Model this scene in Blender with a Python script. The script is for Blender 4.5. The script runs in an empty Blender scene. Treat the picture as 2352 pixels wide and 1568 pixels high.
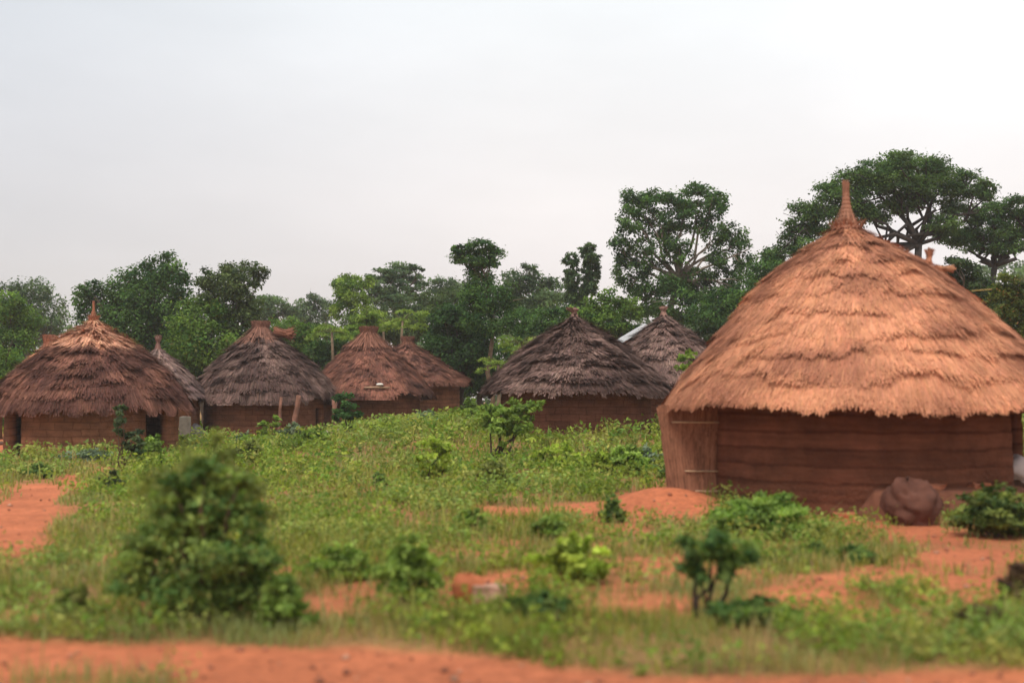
import bpy, math
import numpy as np
from mathutils import Vector

sc = bpy.context.scene
COL = sc.collection
R = math.radians

# ------------------------------------------------------------------ camera
PW, PH, F, HOR, H = 2352.0, 1568.0, 2613.0, 910.0, 1.65
PITCH = math.atan((HOR - PH / 2) / F)
cam = bpy.data.cameras.new('camera')
camo = bpy.data.objects.new('camera', cam)
COL.objects.link(camo)
cam.sensor_width = 36.0
cam.lens = F / PW * 36.0
cam.clip_start = 0.1
cam.clip_end = 2000
camo.location = (0, 0, H)
camo.rotation_euler = (R(90) + PITCH, 0, 0)
cam.dof.use_dof = True
cam.dof.focus_distance = 48.0
cam.dof.aperture_fstop = 0.8
sc.camera = camo

# ------------------------------------------------------------------ sky and sun
SUN_EL, SUN_AZ = R(58), R(205)          # azimuth measured clockwise from +Y
w = bpy.data.worlds.new('World')
sc.world = w
w.use_nodes = True
nt = w.node_tree
nt.nodes.clear()
def N(t, tree=None, **kw):
    n = (tree or nt).nodes.new(t)
    for k, v in kw.items():
        setattr(n, k, v)
    return n
out = N('ShaderNodeOutputWorld')
bg = N('ShaderNodeBackground')
bg.inputs['Strength'].default_value = 0.1
sky = N('ShaderNodeTexSky')
sky.sky_type = 'NISHITA'
sky.sun_disc = False
sky.sun_elevation = SUN_EL
sky.sun_rotation = SUN_AZ
sky.dust_density = 4.0
tc = N('ShaderNodeTexCoord')
sep = N('ShaderNodeSeparateXYZ')
nt.links.new(tc.outputs['Generated'], sep.inputs[0])
ramp = N('ShaderNodeValToRGB')                       # overcast veil: dusty horizon, white above
e = ramp.color_ramp.elements
e[0].position = 0.0;  e[0].color = (0.68, 0.605, 0.585, 1)
e[1].position = 0.42; e[1].color = (0.83, 0.885, 0.91, 1)
m_ = ramp.color_ramp.elements.new(0.17); m_.color = (0.785, 0.745, 0.73, 1)
nt.links.new(sep.outputs['Z'], ramp.inputs[0])
mr = N('ShaderNodeMapRange')                         # the veil is thinner to the left
mr.inputs['From Min'].default_value = -0.45; mr.inputs['From Max'].default_value = 0.35
mr.inputs['To Min'].default_value = 0.85; mr.inputs['To Max'].default_value = 1.02
nt.links.new(sep.outputs['X'], mr.inputs['Value'])
noi = N('ShaderNodeTexNoise')
noi.inputs['Scale'].default_value = 3.0; noi.inputs['Detail'].default_value = 5.0
mapn = N('ShaderNodeMapping'); mapn.inputs['Scale'].default_value = (1, 1, 3.2)
nt.links.new(tc.outputs['Generated'], mapn.inputs['Vector'])
nt.links.new(mapn.outputs[0], noi.inputs['Vector'])
mr2 = N('ShaderNodeMapRange')
mr2.inputs['From Min'].default_value = 0.35; mr2.inputs['From Max'].default_value = 0.75
mr2.inputs['To Min'].default_value = 0.94; mr2.inputs['To Max'].default_value = 1.06
nt.links.new(noi.outputs['Fac'], mr2.inputs['Value'])
mu = N('ShaderNodeMath', operation='MULTIPLY')
nt.links.new(mr.outputs[0], mu.inputs[0]); nt.links.new(mr2.outputs[0], mu.inputs[1])
mu2 = N('ShaderNodeMath', operation='MULTIPLY'); mu2.inputs[1].default_value = 8.7
nt.links.new(mu.outputs[0], mu2.inputs[0])
vm = N('ShaderNodeVectorMath', operation='SCALE')
nt.links.new(ramp.outputs[0], vm.inputs[0]); nt.links.new(mu2.outputs[0], vm.inputs['Scale'])
mixw = N('ShaderNodeMix', data_type='RGBA')
mrf = N('ShaderNodeMapRange'); mrf.inputs['From Min'].default_value = -0.5; mrf.inputs['From Max'].default_value = 0.0
mrf.inputs['To Min'].default_value = 0.70; mrf.inputs['To Max'].default_value = 0.95
nt.links.new(sep.outputs['X'], mrf.inputs['Value']); nt.links.new(mrf.outputs[0], mixw.inputs['Factor'])
nt.links.new(sky.outputs[0], mixw.inputs['A']); nt.links.new(vm.outputs[0], mixw.inputs['B'])
nt.links.new(mixw.outputs['Result'], bg.inputs['Color'])
nt.links.new(bg.outputs[0], out.inputs['Surface'])

sun = bpy.data.lights.new('sun', 'SUN')
sun.energy = 1.5
sun.angle = R(14)
sun.color = (1.0, 0.95, 0.88)
suno = bpy.data.objects.new('sun', sun)
COL.objects.link(suno)
sd = Vector((math.sin(SUN_AZ) * math.cos(SUN_EL), math.cos(SUN_AZ) * math.cos(SUN_EL), math.sin(SUN_EL)))
suno.rotation_euler = sd.to_track_quat('Z', 'Y').to_euler()
suno.location = (0, -5, 20)

sc.view_settings.view_transform = 'Standard'
sc.view_settings.look = 'None'
sc.view_settings.exposure = 0.62
sc.view_settings.gamma = 1.0
sc.cycles.use_denoising = True
sc.cycles.max_bounces = 6
sc.cycles.volume_bounces = 1
sc.cycles.transparent_max_bounces = 8

# ------------------------------------------------------------------ helpers
CT, ST = math.cos(PITCH), math.sin(PITCH)
def at(px, py, Y):
    u = (px - PW / 2) / F; v = (PH / 2 - py) / F
    t = Y / (CT - v * ST)
    return Vector((t * u, Y, H + t * (ST + v * CT)))
def ground_at(px, py):
    u = (px - PW / 2) / F; v = (PH / 2 - py) / F
    t = -H / (ST + v * CT)
    return Vector((t * u, t * (CT - v * ST), 0))
def to_pix(x, y, z=0.0):
    dz = z - H
    f = y * CT + dz * ST
    up = -y * ST + dz * CT
    f = np.maximum(f, 0.05)
    return PW / 2 + F * x / f, PH / 2 - F * up / f

def h2(ix, iy, seed):
    ix = ix.astype(np.int64); iy = iy.astype(np.int64)
    n = (ix * 374761393 + iy * 668265263 + seed * 982451653) & 0xFFFFFFFF
    n = ((n ^ (n >> 13)) * 1274126177) & 0xFFFFFFFF
    n = n ^ (n >> 16)
    return (n & 0xFFFF) / 65535.0
def noise(x, y, seed=0):
    x = np.asarray(x, float); y = np.asarray(y, float)
    ix = np.floor(x); iy = np.floor(y)
    fx = x - ix; fy = y - iy
    fx = fx * fx * (3 - 2 * fx); fy = fy * fy * (3 - 2 * fy)
    a = h2(ix, iy, seed); b = h2(ix + 1, iy, seed); c = h2(ix, iy + 1, seed); d = h2(ix + 1, iy + 1, seed)
    return (a * (1 - fx) + b * fx) * (1 - fy) + (c * (1 - fx) + d * fx) * fy
def fbm(x, y, seed=0, o=3):
    s = 0; a = 0.5; t = 0
    for k in range(o):
        s = s + a * noise(x * 2 ** k, y * 2 ** k, seed + k * 7); t += a; a *= 0.5
    return s / t

class MB:
    """collects vertices, quads, triangles and a colour per vertex; builds ONE mesh object"""
    def __init__(self):
        self.v = []; self.q = []; self.t = []; self.c = []; self.n = 0
    def add(self, v, quads=None, tris=None, col=(1, 1, 1)):
        v = np.asarray(v, float).reshape(-1, 3)
        if quads is not None and len(quads): self.q.append(np.asarray(quads, np.int64).reshape(-1, 4) + self.n)
        if tris is not None and len(tris): self.t.append(np.asarray(tris, np.int64).reshape(-1, 3) + self.n)
        c = np.asarray(col, float)
        if c.ndim == 1: c = np.tile(c, (len(v), 1))
        self.v.append(v); self.c.append(c[:, :3]); self.n += len(v)
        return self
    def build(self, name, mat, parent=None, origin=(0, 0, 0), smooth=False, uv=None):
        v = np.concatenate(self.v) - np.asarray(origin, float)
        c = np.concatenate(self.c)
        q = np.concatenate(self.q) if self.q else np.zeros((0, 4), np.int64)
        t = np.concatenate(self.t) if self.t else np.zeros((0, 3), np.int64)
        me = bpy.data.meshes.new(name)
        me.vertices.add(len(v)); me.vertices.foreach_set('co', v.astype(np.float32).ravel())
        nl = len(q) * 4 + len(t) * 3
        me.loops.add(nl)
        me.loops.foreach_set('vertex_index', np.concatenate([q.ravel(), t.ravel()]).astype(np.int32))
        me.polygons.add(len(q) + len(t))
        ls = np.concatenate([np.arange(len(q)) * 4, len(q) * 4 + np.arange(len(t)) * 3]).astype(np.int32)
        me.polygons.foreach_set('loop_start', ls)
        me.polygons.foreach_set('use_smooth', np.full(len(q) + len(t), smooth))
        ca = me.attributes.new('Col', 'FLOAT_COLOR', 'POINT')
        ca.data.foreach_set('color', np.concatenate([c, np.ones((len(c), 1))], 1).astype(np.float32).ravel())
        if uv is not None:
            ua = me.attributes.new('wuv', 'FLOAT_VECTOR', 'POINT')
            ua.data.foreach_set('vector', np.asarray(uv, np.float32).ravel())
        me.update(calc_edges=True); me.validate()
        me.materials.append(mat)
        o = bpy.data.objects.new(name, me)
        COL.objects.link(o)
        if parent is not None: o.parent = parent
        else: o.location = origin
        return o

def thing(name, label, cat, loc, group=None):
    o = bpy.data.objects.new(name, None)
    COL.objects.link(o)
    o.empty_display_size = 0.2
    o.location = loc; o['label'] = label; o['category'] = cat
    if group: o['group'] = group
    return o
def tag(o, label, cat, group=None):
    o['label'] = label; o['category'] = cat
    if group: o['group'] = group
    return o

def tube(mb, pts, radii, sides=7, col=(0.1, 0.08, 0.06), caps=True):
    P = np.asarray(pts, float); n = len(P)
    rad = np.asarray(radii, float)
    T = np.gradient(P, axis=0); T /= np.linalg.norm(T, axis=1)[:, None] + 1e-9
    ref = np.array([0, 0, 1.0]) if abs(T[0][2]) < 0.9 else np.array([1.0, 0, 0])
    A = np.cross(T, ref); A /= np.linalg.norm(A, axis=1)[:, None] + 1e-9
    B = np.cross(T, A)
    th = np.arange(sides) / sides * 2 * np.pi
    V = P[:, None] + rad[:, None, None] * (A[:, None] * np.cos(th)[None, :, None] + B[:, None] * np.sin(th)[None, :, None])
    i = np.arange(n - 1)[:, None] * sides; k = np.arange(sides)[None]; k2 = (k + 1) % sides
    Q = np.stack([i + k, i + k2, i + sides + k2, i + sides + k], -1).reshape(-1, 4)
    V = V.reshape(-1, 3)
    tr = []
    if caps:
        V = np.concatenate([V, P[:1], P[-1:]]); a = n * sides
        for j in range(sides):
            tr.append((j, a, (j + 1) % sides)); b = (n - 1) * sides
            tr.append((b + j, b + (j + 1) % sides, a + 1))
    mb.add(V, Q, tr, col)
def bend(p0, p1, rng, k=5, j=0.06):
    p0 = np.asarray(p0, float); p1 = np.asarray(p1, float)
    t = np.linspace(0, 1, k)[:, None]
    L = np.linalg.norm(p1 - p0)
    o = rng.normal(0, j * L, (k, 3)); o[0] = 0; o[-1] = 0
    return p0 + (p1 - p0) * t + o
def rock(mb, c, r, rng, col, n=14, m=9, rough=0.18):
    sd_ = int(rng.integers(1000))
    th = np.linspace(0, 2 * np.pi, n, endpoint=False); ph = np.linspace(0, np.pi, m)
    TH, PHI = np.meshgrid(th, ph)
    rr = 1 + rough * 2 * (noise(np.cos(TH) * 1.7 + 5 + np.sin(PHI), np.sin(TH) * 1.7 + PHI * 1.6, sd_) - 0.5) \
         + rough * (noise(np.cos(TH) * 5 + 9, np.sin(TH) * 5 + PHI * 5, sd_ + 3) - 0.5)
    V = np.stack([np.cos(TH) * np.sin(PHI) * rr * r[0], np.sin(TH) * np.sin(PHI) * rr * r[1], np.cos(PHI) * rr * r[2]], -1) + np.asarray(c)
    i = np.arange(m - 1)[:, None] * n; k = np.arange(n)[None]; k2 = (k + 1) % n
    Q = np.stack([i + k, i + n + k, i + n + k2, i + k2], -1).reshape(-1, 4)
    mb.add(V.reshape(-1, 3), Q, None, col)
def block(mb, c, size, rz, rng, col, jit=0.012):
    s = np.asarray(size, float) / 2
    g = []
    xs = np.linspace(-1, 1, 4)
    for f_ in range(6):
        a = np.stack(np.meshgrid(xs, xs), -1).reshape(-1, 2)
        ax = f_ // 2; sg = 1 if f_ % 2 else -1
        p = np.zeros((16, 3)); o = [k for k in range(3) if k != ax]
        p[:, ax] = sg; p[:, o[0]] = a[:, 0]; p[:, o[1]] = a[:, 1]
        ln = np.linalg.norm(p, axis=1)[:, None]
        p = p * (1 - 0.1 * np.clip(ln - 1.2, 0, 1))
        q = p * s
        jx = h2(np.round(p[:, 0] * 9), np.round(p[:, 1] * 9 + p[:, 2] * 31), int(abs(c[0]) * 100)) - 0.5
        q = q + p * (jx * jit * 2)[:, None]
        cr, sr = math.cos(rz), math.sin(rz)
        q = np.stack([q[:, 0] * cr - q[:, 1] * sr, q[:, 0] * sr + q[:, 1] * cr, q[:, 2]], 1) + np.asarray(c)
        Q = [(i * 4 + k, i * 4 + k + 1, i * 4 + k + 5, i * 4 + k + 4) for i in range(3) for k in range(3)]
        mb.add(q, Q, None, col)

# ------------------------------------------------------------------ materials
def mat(name, build):
    m = bpy.data.materials.new(name); m.use_nodes = True
    t = m.node_tree; t.nodes.clear()
    build(t); return m
def link(t, a, b): t.links.new(a, b)
def attr(t, name='Col'):
    a = t.nodes.new('ShaderNodeAttribute'); a.attribute_name = name; return a
def finish(t, sh, disp=None):
    o = t.nodes.new('ShaderNodeOutputMaterial'); link(t, sh, o.inputs['Surface'])
def noise_node(t, scale, detail=4, vec=None, rough=0.6):
    n = t.nodes.new('ShaderNodeTexNoise'); n.inputs['Scale'].default_value = scale
    n.inputs['Detail'].default_value = detail; n.inputs['Roughness'].default_value = rough
    if vec is not None: link(t, vec, n.inputs['Vector'])
    return n
def mulcol(t, col, fac, lo, hi):
    mr = t.nodes.new('ShaderNodeMapRange')
    mr.inputs['From Min'].default_value = 0.3; mr.inputs['From Max'].default_value = 0.7
    mr.inputs['To Min'].default_value = lo; mr.inputs['To Max'].default_value = hi
    link(t, fac, mr.inputs['Value'])
    v = t.nodes.new('ShaderNodeVectorMath'); v.operation = 'SCALE'
    link(t, col, v.inputs[0]); link(t, mr.outputs[0], v.inputs['Scale'])
    return v.outputs[0]
def leaf_mat(name, rough=0.6, trans=0.4, spec=0.12):
    def b(t):
        a = attr(t)
        p = t.nodes.new('ShaderNodeBsdfPrincipled')
        p.inputs['Roughness'].default_value = rough; p.inputs['Specular IOR Level'].default_value = spec
        link(t, a.outputs['Color'], p.inputs['Base Color'])
        tr = t.nodes.new('ShaderNodeBsdfTranslucent')
        g = t.nodes.new('ShaderNodeVectorMath'); g.operation = 'MULTIPLY'
        g.inputs[1].default_value = (1.1, 1.25, 0.6)
        link(t, a.outputs['Color'], g.inputs[0]); link(t, g.outputs[0], tr.inputs['Color'])
        mx = t.nodes.new('ShaderNodeMixShader'); mx.inputs[0].default_value = trans
        link(t, p.outputs[0], mx.inputs[1]); link(t, tr.outputs[0], mx.inputs[2])
        finish(t, mx.outputs[0])
    return mat(name, b)
def rough_mat(name, scale=8, lo=0.75, hi=1.2, rough=0.95, bump=0.3, bscale=30, spec=0.15, dist=0.02):
    def b(t):
        a = attr(t); tcd = t.nodes.new('ShaderNodeTexCoord')
        n1 = noise_node(t, scale, 6, tcd.outputs['Object']); c = mulcol(t, a.outputs['Color'], n1.outputs['Fac'], lo, hi)
        p = t.nodes.new('ShaderNodeBsdfPrincipled')
        p.inputs['Roughness'].default_value = rough; p.inputs['Specular IOR Level'].default_value = spec
        link(t, c, p.inputs['Base Color'])
        n2 = noise_node(t, bscale, 6, tcd.outputs['Object'])
        bp = t.nodes.new('ShaderNodeBump'); bp.inputs['Strength'].default_value = bump; bp.inputs['Distance'].default_value = dist
        link(t, n2.outputs['Fac'], bp.inputs['Height']); link(t, bp.outputs[0], p.inputs['Normal'])
        finish(t, p.outputs[0])
    return mat(name, b)
M_LEAF = leaf_mat('foliage')
M_GRASS = leaf_mat('grass_blades', 0.7, 0.4, 0.1)
M_BARK = rough_mat('bark', 6, 0.6, 1.3, 0.95, 0.6, 22)
M_THATCH = rough_mat('thatch', 5, 0.82, 1.18, 0.95, 0.25, 60, 0.1)
M_EARTH = rough_mat('earth_lump', 5, 0.7, 1.25, 0.97, 0.5, 24)
M_STONE = rough_mat('stone', 6, 0.75, 1.2, 0.9, 0.4, 30)
M_CLOTH = rough_mat('cloth', 4, 0.9, 1.06, 0.9, 0.2, 14)
def b_wall(bw, bh, mortar, mcol):
    def b(t):
        a = attr(t); u = attr(t, 'wuv')
        br = t.nodes.new('ShaderNodeTexBrick')
        br.inputs['Scale'].default_value = 1.0
        br.inputs['Brick Width'].default_value = bw; br.inputs['Row Height'].default_value = bh
        br.inputs['Mortar Size'].default_value = mortar; br.inputs['Mortar Smooth'].default_value = 0.4
        br.inputs['Color1'].default_value = (0.84, 0.82, 0.8, 1); br.inputs['Color2'].default_value = (1.06, 1.04, 1.02, 1)
        br.inputs['Mortar'].default_value = mcol
        wob = noise_node(t, 2.2, 3, u.outputs['Vector'])
        ad = t.nodes.new('ShaderNodeVectorMath'); ad.operation = 'MULTIPLY_ADD'
        ad.inputs[1].default_value = (0.30, 0.10, 0)
        link(t, wob.outputs['Color'], ad.inputs[0]); link(t, u.outputs['Vector'], ad.inputs[2])
        link(t, ad.outputs[0], br.inputs['Vector'])
        mm = t.nodes.new('ShaderNodeVectorMath'); mm.operation = 'MULTIPLY'
        link(t, a.outputs['Color'], mm.inputs[0]); link(t, br.outputs['Color'], mm.inputs[1])
        n1 = noise_node(t, 1.6, 7, u.outputs['Vector'], 0.7); c = mulcol(t, mm.outputs[0], n1.outputs['Fac'], 0.55, 1.2)
        mp = t.nodes.new('ShaderNodeMapping'); mp.inputs['Scale'].default_value = (0.55, 5.5, 1); link(t, u.outputs['Vector'], mp.inputs['Vector'])
        n4 = noise_node(t, 1.5, 5, mp.outputs[0], 0.65); c = mulcol(t, c, n4.outputs['Fac'], 0.72, 1.25)
        p = t.nodes.new('ShaderNodeBsdfPrincipled')
        p.inputs['Roughness'].default_value = 0.97; p.inputs['Specular IOR Level'].default_value = 0.1
        link(t, c, p.inputs['Base Color'])
        n2 = noise_node(t, 18, 6, u.outputs['Vector'])
        bp = t.nodes.new('ShaderNodeBump'); bp.inputs['Strength'].default_value = 0.9; bp.inputs['Distance'].default_value = 0.05
        link(t, n2.outputs['Fac'], bp.inputs['Height']); link(t, bp.outputs[0], p.inputs['Normal'])
        finish(t, p.outputs[0])
    return b
M_WALL = mat('mud_brick_wall', b_wall(0.46, 0.2, 0.016, (0.66, 0.62, 0.60, 1)))
M_WALL_COIL = mat('coursed_mud_wall', b_wall(60.0, 0.24, 0.03, (0.66, 0.62, 0.60, 1)))
def b_ground(t):
    a = attr(t); tcd = t.nodes.new('ShaderNodeTexCoord')
    n1 = noise_node(t, 0.9, 8, tcd.outputs['Object'], 0.65)
    n3 = noise_node(t, 9, 6, tcd.outputs['Object'], 0.7)
    c = mulcol(t, a.outputs['Color'], n1.outputs['Fac'], 0.78, 1.2)
    c = mulcol(t, c, n3.outputs['Fac'], 0.72, 1.25)
    p = t.nodes.new('ShaderNodeBsdfPrincipled')
    p.inputs['Roughness'].default_value = 0.98; p.inputs['Specular IOR Level'].default_value = 0.1
    link(t, c, p.inputs['Base Color'])
    n2 = noise_node(t, 7, 9, tcd.outputs['Object'], 0.75)
    bp = t.nodes.new('ShaderNodeBump'); bp.inputs['Strength'].default_value = 0.7; bp.inputs['Distance'].default_value = 0.06
    link(t, n2.outputs['Fac'], bp.inputs['Height']); link(t, bp.outputs[0], p.inputs['Normal'])
    finish(t, p.outputs[0])
M_GROUND = mat('red_earth', b_ground)
def b_metal(t):
    p = t.nodes.new('ShaderNodeBsdfPrincipled')
    p.inputs['Base Color'].default_value = (0.78, 0.8, 0.82, 1); p.inputs['Metallic'].default_value = 0.5
    tcd = t.nodes.new('ShaderNodeTexCoord'); n = noise_node(t, 3, 4, tcd.outputs['Object'])
    mr = t.nodes.new('ShaderNodeMapRange'); mr.inputs['To Min'].default_value = 0.3; mr.inputs['To Max'].default_value = 0.55
    link(t, n.outputs['Fac'], mr.inputs['Value']); link(t, mr.outputs[0], p.inputs['Roughness'])
    finish(t, p.outputs[0])
M_METAL = mat('zinc_sheet', b_metal)

# ------------------------------------------------------------------ ground
# bare-earth patches (photo-measured centre, half-width, half-height, strength)
BARE = [(20, 1245, 96, 62, 1.2), (92, 1160, 48, 44, 1.2), (165, 1105, 36, 18, 1.1), (235, 1083, 34, 9, 1.1), (14, 1026, 74, 30, 1.6),
        (2190, 1222, 230, 34, 1.2), (2230, 1285, 190, 42, 1.15), (2080, 1330, 210, 34, 1.0), (1840, 1385, 170, 34, 1.15),
        (1530, 1155, 125, 44, 1.3), (1330, 1172, 48, 16, 1.0), (1200, 1090, 0, 0, 0), (1100, 1350, 75, 45, 1.0), (1160, 1245, 90, 16, 0.9),
        (1470, 1392, 190, 28, 1.0), (1520, 1300, 150, 32, 0.9), (1000, 1205, 70, 10, 0.7), (690, 1032, 70, 12, 1.0), (900, 1120, 90, 10, 0.5),
        (1960, 1190, 170, 30, 1.2), (820, 1290, 110, 16, 0.7), (1290, 1440, 220, 14, 0.7), (420, 1005, 50, 16, 1.1), (1400, 1250, 90, 14, 0.8),
        (760, 1400, 60, 12, 0.5), (1600, 1075, 40, 10, 0.6), (560, 1150, 50, 10, 0.5), (2000, 1405, 260, 20, 0.7), (1240, 1310, 160, 14, 0.7), (1650, 1330, 160, 26, 0.9), (2250, 1350, 170, 44, 1.1), (1930, 1345, 120, 24, 1.0), (1380, 1345, 130, 20, 0.7), (1750, 1265, 130, 16, 0.8), (1050, 1270, 130, 14, 0.6), (1560, 1240, 120, 14, 0.8), (850, 1180, 110, 10, 0.6), (1150, 1165, 90, 9, 0.6)]
GREEN = [(200, 1560, 260, 34, 1.0), (150, 1440, 420, 22, 1.0), (750, 1452, 420, 22, 0.9), (1250, 1470, 330, 20, 0.7), (1780, 1508, 520, 38, 0.7), (2100, 1478, 330, 40, 0.8), (1730, 1175, 150, 60, 0.9), (2270, 1190, 110, 40, 0.9),
         (1980, 1272, 110, 14, 0.8), (2050, 1390, 60, 12, 0.5)]
def bare(px, py, x, y):
    b = np.zeros_like(px)
    wx = 30 * (fbm(x * 1.3, y * 1.3, 11) - 0.5) * 2; wy = 12 * (fbm(x * 1.1, y * 1.1, 17) - 0.5) * 2
    for cx, cy, rx, ry, s in BARE:
        if rx:
            d = ((px + wx - cx) / rx) ** 2 + ((py + wy - cy) / ry) ** 2
            b = np.maximum(b, s * np.exp(-d ** 1.5 * 0.9))
    edge = np.interp(px, [-800, 0, 700, 1000, 1600, 2400, 3200], [1474, 1476, 1480, 1500, 1538, 1542, 1545])
    b = np.maximum(b, 1.2 / (1 + np.exp(-(py + wy * 1.2 - edge) / 6.0)))
    b = b + 0.85 * np.clip((fbm(x * 0.75 + 7, y * 0.5, 19) - 0.50) * 5, 0, 1) * np.clip((30 - y) / 12, 0, 1) * np.clip((py - 1000) / 60, 0, 1)
    for cx, cy, rx, ry, s in GREEN:
        d = ((px + wx - cx) / rx) ** 2 + ((py + wy - cy) / ry) ** 2
        b = b - s * np.exp(-d ** 1.5)
    return np.clip(b, 0, 1)
def gz(x, y):
    x = np.asarray(x, float); y = np.asarray(y, float)
    z = 0.10 * (fbm(x * 0.35, y * 0.35, 3) - 0.5) + 0.05 * (fbm(x * 1.6, y * 1.6, 5) - 0.5)
    g = ground_at(1530, 1165)
    z = z + 0.30 * np.exp(-(((x - g.x) / 0.85) ** 2 + ((y - g.y) / 0.8) ** 2))
    g2 = ground_at(20, 1025)
    z = z + 0.06 * np.exp(-(((x - g2.x) / 2.0) ** 2 + ((y - g2.y) / 2.0) ** 2))
    # the ground climbs gently towards the huts right of the middle
    sx = np.clip((x + 9) / 7, 0, 1); sy = np.clip((y - 23) / 11, 0, 1)
    z = z + 0.62 * sx * sx * (3 - 2 * sx) * sy * sy * (3 - 2 * sy)
    return z
def axis(lo, hi, a, b, step, k=26):
    d = np.arange(a, b + 1e-6, step)
    l = a - (a - lo) * (np.linspace(0, 1, k)[1:] ** 2)
    r_ = b + (hi - b) * (np.linspace(0, 1, k)[1:] ** 2)
    return np.concatenate([l[::-1], d, r_])
gx = axis(-255, 255, -16, 18, 0.13); gy = axis(-20, 420, 4, 24, 0.13, 60)
X, Y = np.meshgrid(gx, gy)
pxg, pyg = to_pix(X, Y)
vis = Y > 2
bareg = np.where(vis, bare(pxg, pyg, X, Y), 0.7)
veg = np.clip(1 - bareg, 0, 1) * np.clip(0.55 + 0.9 * fbm(X * 0.8, Y * 0.8, 23), 0, 1)
Z = gz(X, Y)
earth = np.array([0.57, 0.178, 0.080]); earth2 = np.array([0.40, 0.125, 0.060]); moss = np.array([0.22, 0.170, 0.065])
k1 = fbm(X * 0.6 + 40, Y * 0.6, 31)[..., None]
cg = earth * k1 + earth2 * (1 - k1)
cg = cg * (1 - veg[..., None] * 0.75) + moss * veg[..., None] * 0.75
mb = MB()
ny, nx = X.shape
i = np.arange(ny - 1)[:, None] * nx; k = np.arange(nx - 1)[None]
mb.add(np.stack([X, Y, Z], -1).reshape(-1, 3), np.stack([i + k, i + k + 1, i + nx + k + 1, i + nx + k], -1).reshape(-1, 4), None, cg.reshape(-1, 3))
gob = mb.build('ground', M_GROUND, smooth=True)
gob['kind'] = 'structure'
def gz1(x, y): return float(gz(np.array([x]), np.array([y]))[0])

# ------------------------------------------------------------------ huts
PROF_A = [(0.045, 1.0), (0.095, 0.975), (0.19, 0.91), (0.275, 0.855), (0.40, 0.755), (0.56, 0.585), (0.72, 0.40), (0.835, 0.26), (0.93, 0.137), (0.985, 0.035), (1.0, 0)]
PROF_B = [(0.03, 1.0), (0.09, 0.93), (0.335, 0.79), (0.55, 0.62), (0.76, 0.43), (0.9, 0.24), (0.98, 0.09), (1.0, 0)]
PROF_C = [(0.04, 1.0), (0.13, 0.91), (0.32, 0.76), (0.55, 0.555), (0.8, 0.27), (0.95, 0.07), (1.0, 0)]
def revolve(mb, r, z, cx, cy, col, n=48):
    th = np.arange(n) / n * 2 * np.pi; m = len(r)
    V = np.stack([cx + np.outer(r, np.cos(th)), cy + np.outer(r, np.sin(th)), np.repeat(np.asarray(z)[:, None], n, 1)], -1).reshape(-1, 3)
    i = np.arange(m - 1)[:, None] * n; k = np.arange(n)[None]; k2 = (k + 1) % n
    mb.add(V, np.stack([i + n + k, i + n + k2, i + k2, i + k], -1).reshape(-1, 4), None, col)
def wall_mesh(cx, cy, Rw, z0, z1, col, door, course=0.2, seed=0, door_h=1.25, n=200):
    """coursed round wall with door openings (centre angle, half width in m)"""
    nz = max(8, int((z1 - z0) / course * 4))
    th = np.arange(n) / n * 2 * np.pi; zz = np.linspace(z0, z1, nz + 1)
    TH, ZZ = np.meshgrid(th, zz)
    u = (ZZ / course + 0.8 * fbm(np.cos(TH) * 3 + 9, np.sin(TH) * 3 + 9, seed)) % 1.0
    joint = np.exp(-((np.minimum(u, 1 - u)) / 0.12) ** 2)
    rr = Rw - 0.018 * joint + 0.05 * (fbm(TH * 3.5, ZZ * 2.2, seed + 1) - 0.5) + 0.03 * (1 - (ZZ - z0) / (z1 - z0))
    V = np.stack([cx + rr * np.cos(TH), cy + rr * np.sin(TH), ZZ], -1).reshape(-1, 3)
    uv = np.stack([TH * Rw, ZZ, TH * 0], -1).reshape(-1, 3)
    i = np.arange(nz)[:, None] * n; k = np.arange(n)[None]; k2 = (k + 1) % n
    Q = np.stack([i + k, i + k2, i + n + k2, i + n + k], -1)
    keep = np.ones((nz, n), bool)
    for a, hw in door:
        da = np.abs((th + np.pi / n - a + np.pi) % (2 * np.pi) - np.pi)
        keep &= ~((da * Rw < hw)[None, :] & (zz[:-1] < z0 + door_h)[:, None] & (zz[:-1] > z0 + 0.10)[:, None])
    c = np.asarray(col)[None] * (0.85 + 0.3 * fbm(uv[:, 0] * 0.8, uv[:, 1] * 2.5, seed + 5)[:, None])
    m = MB(); m.add(V, Q[keep], None, c)
    return m, uv
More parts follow.
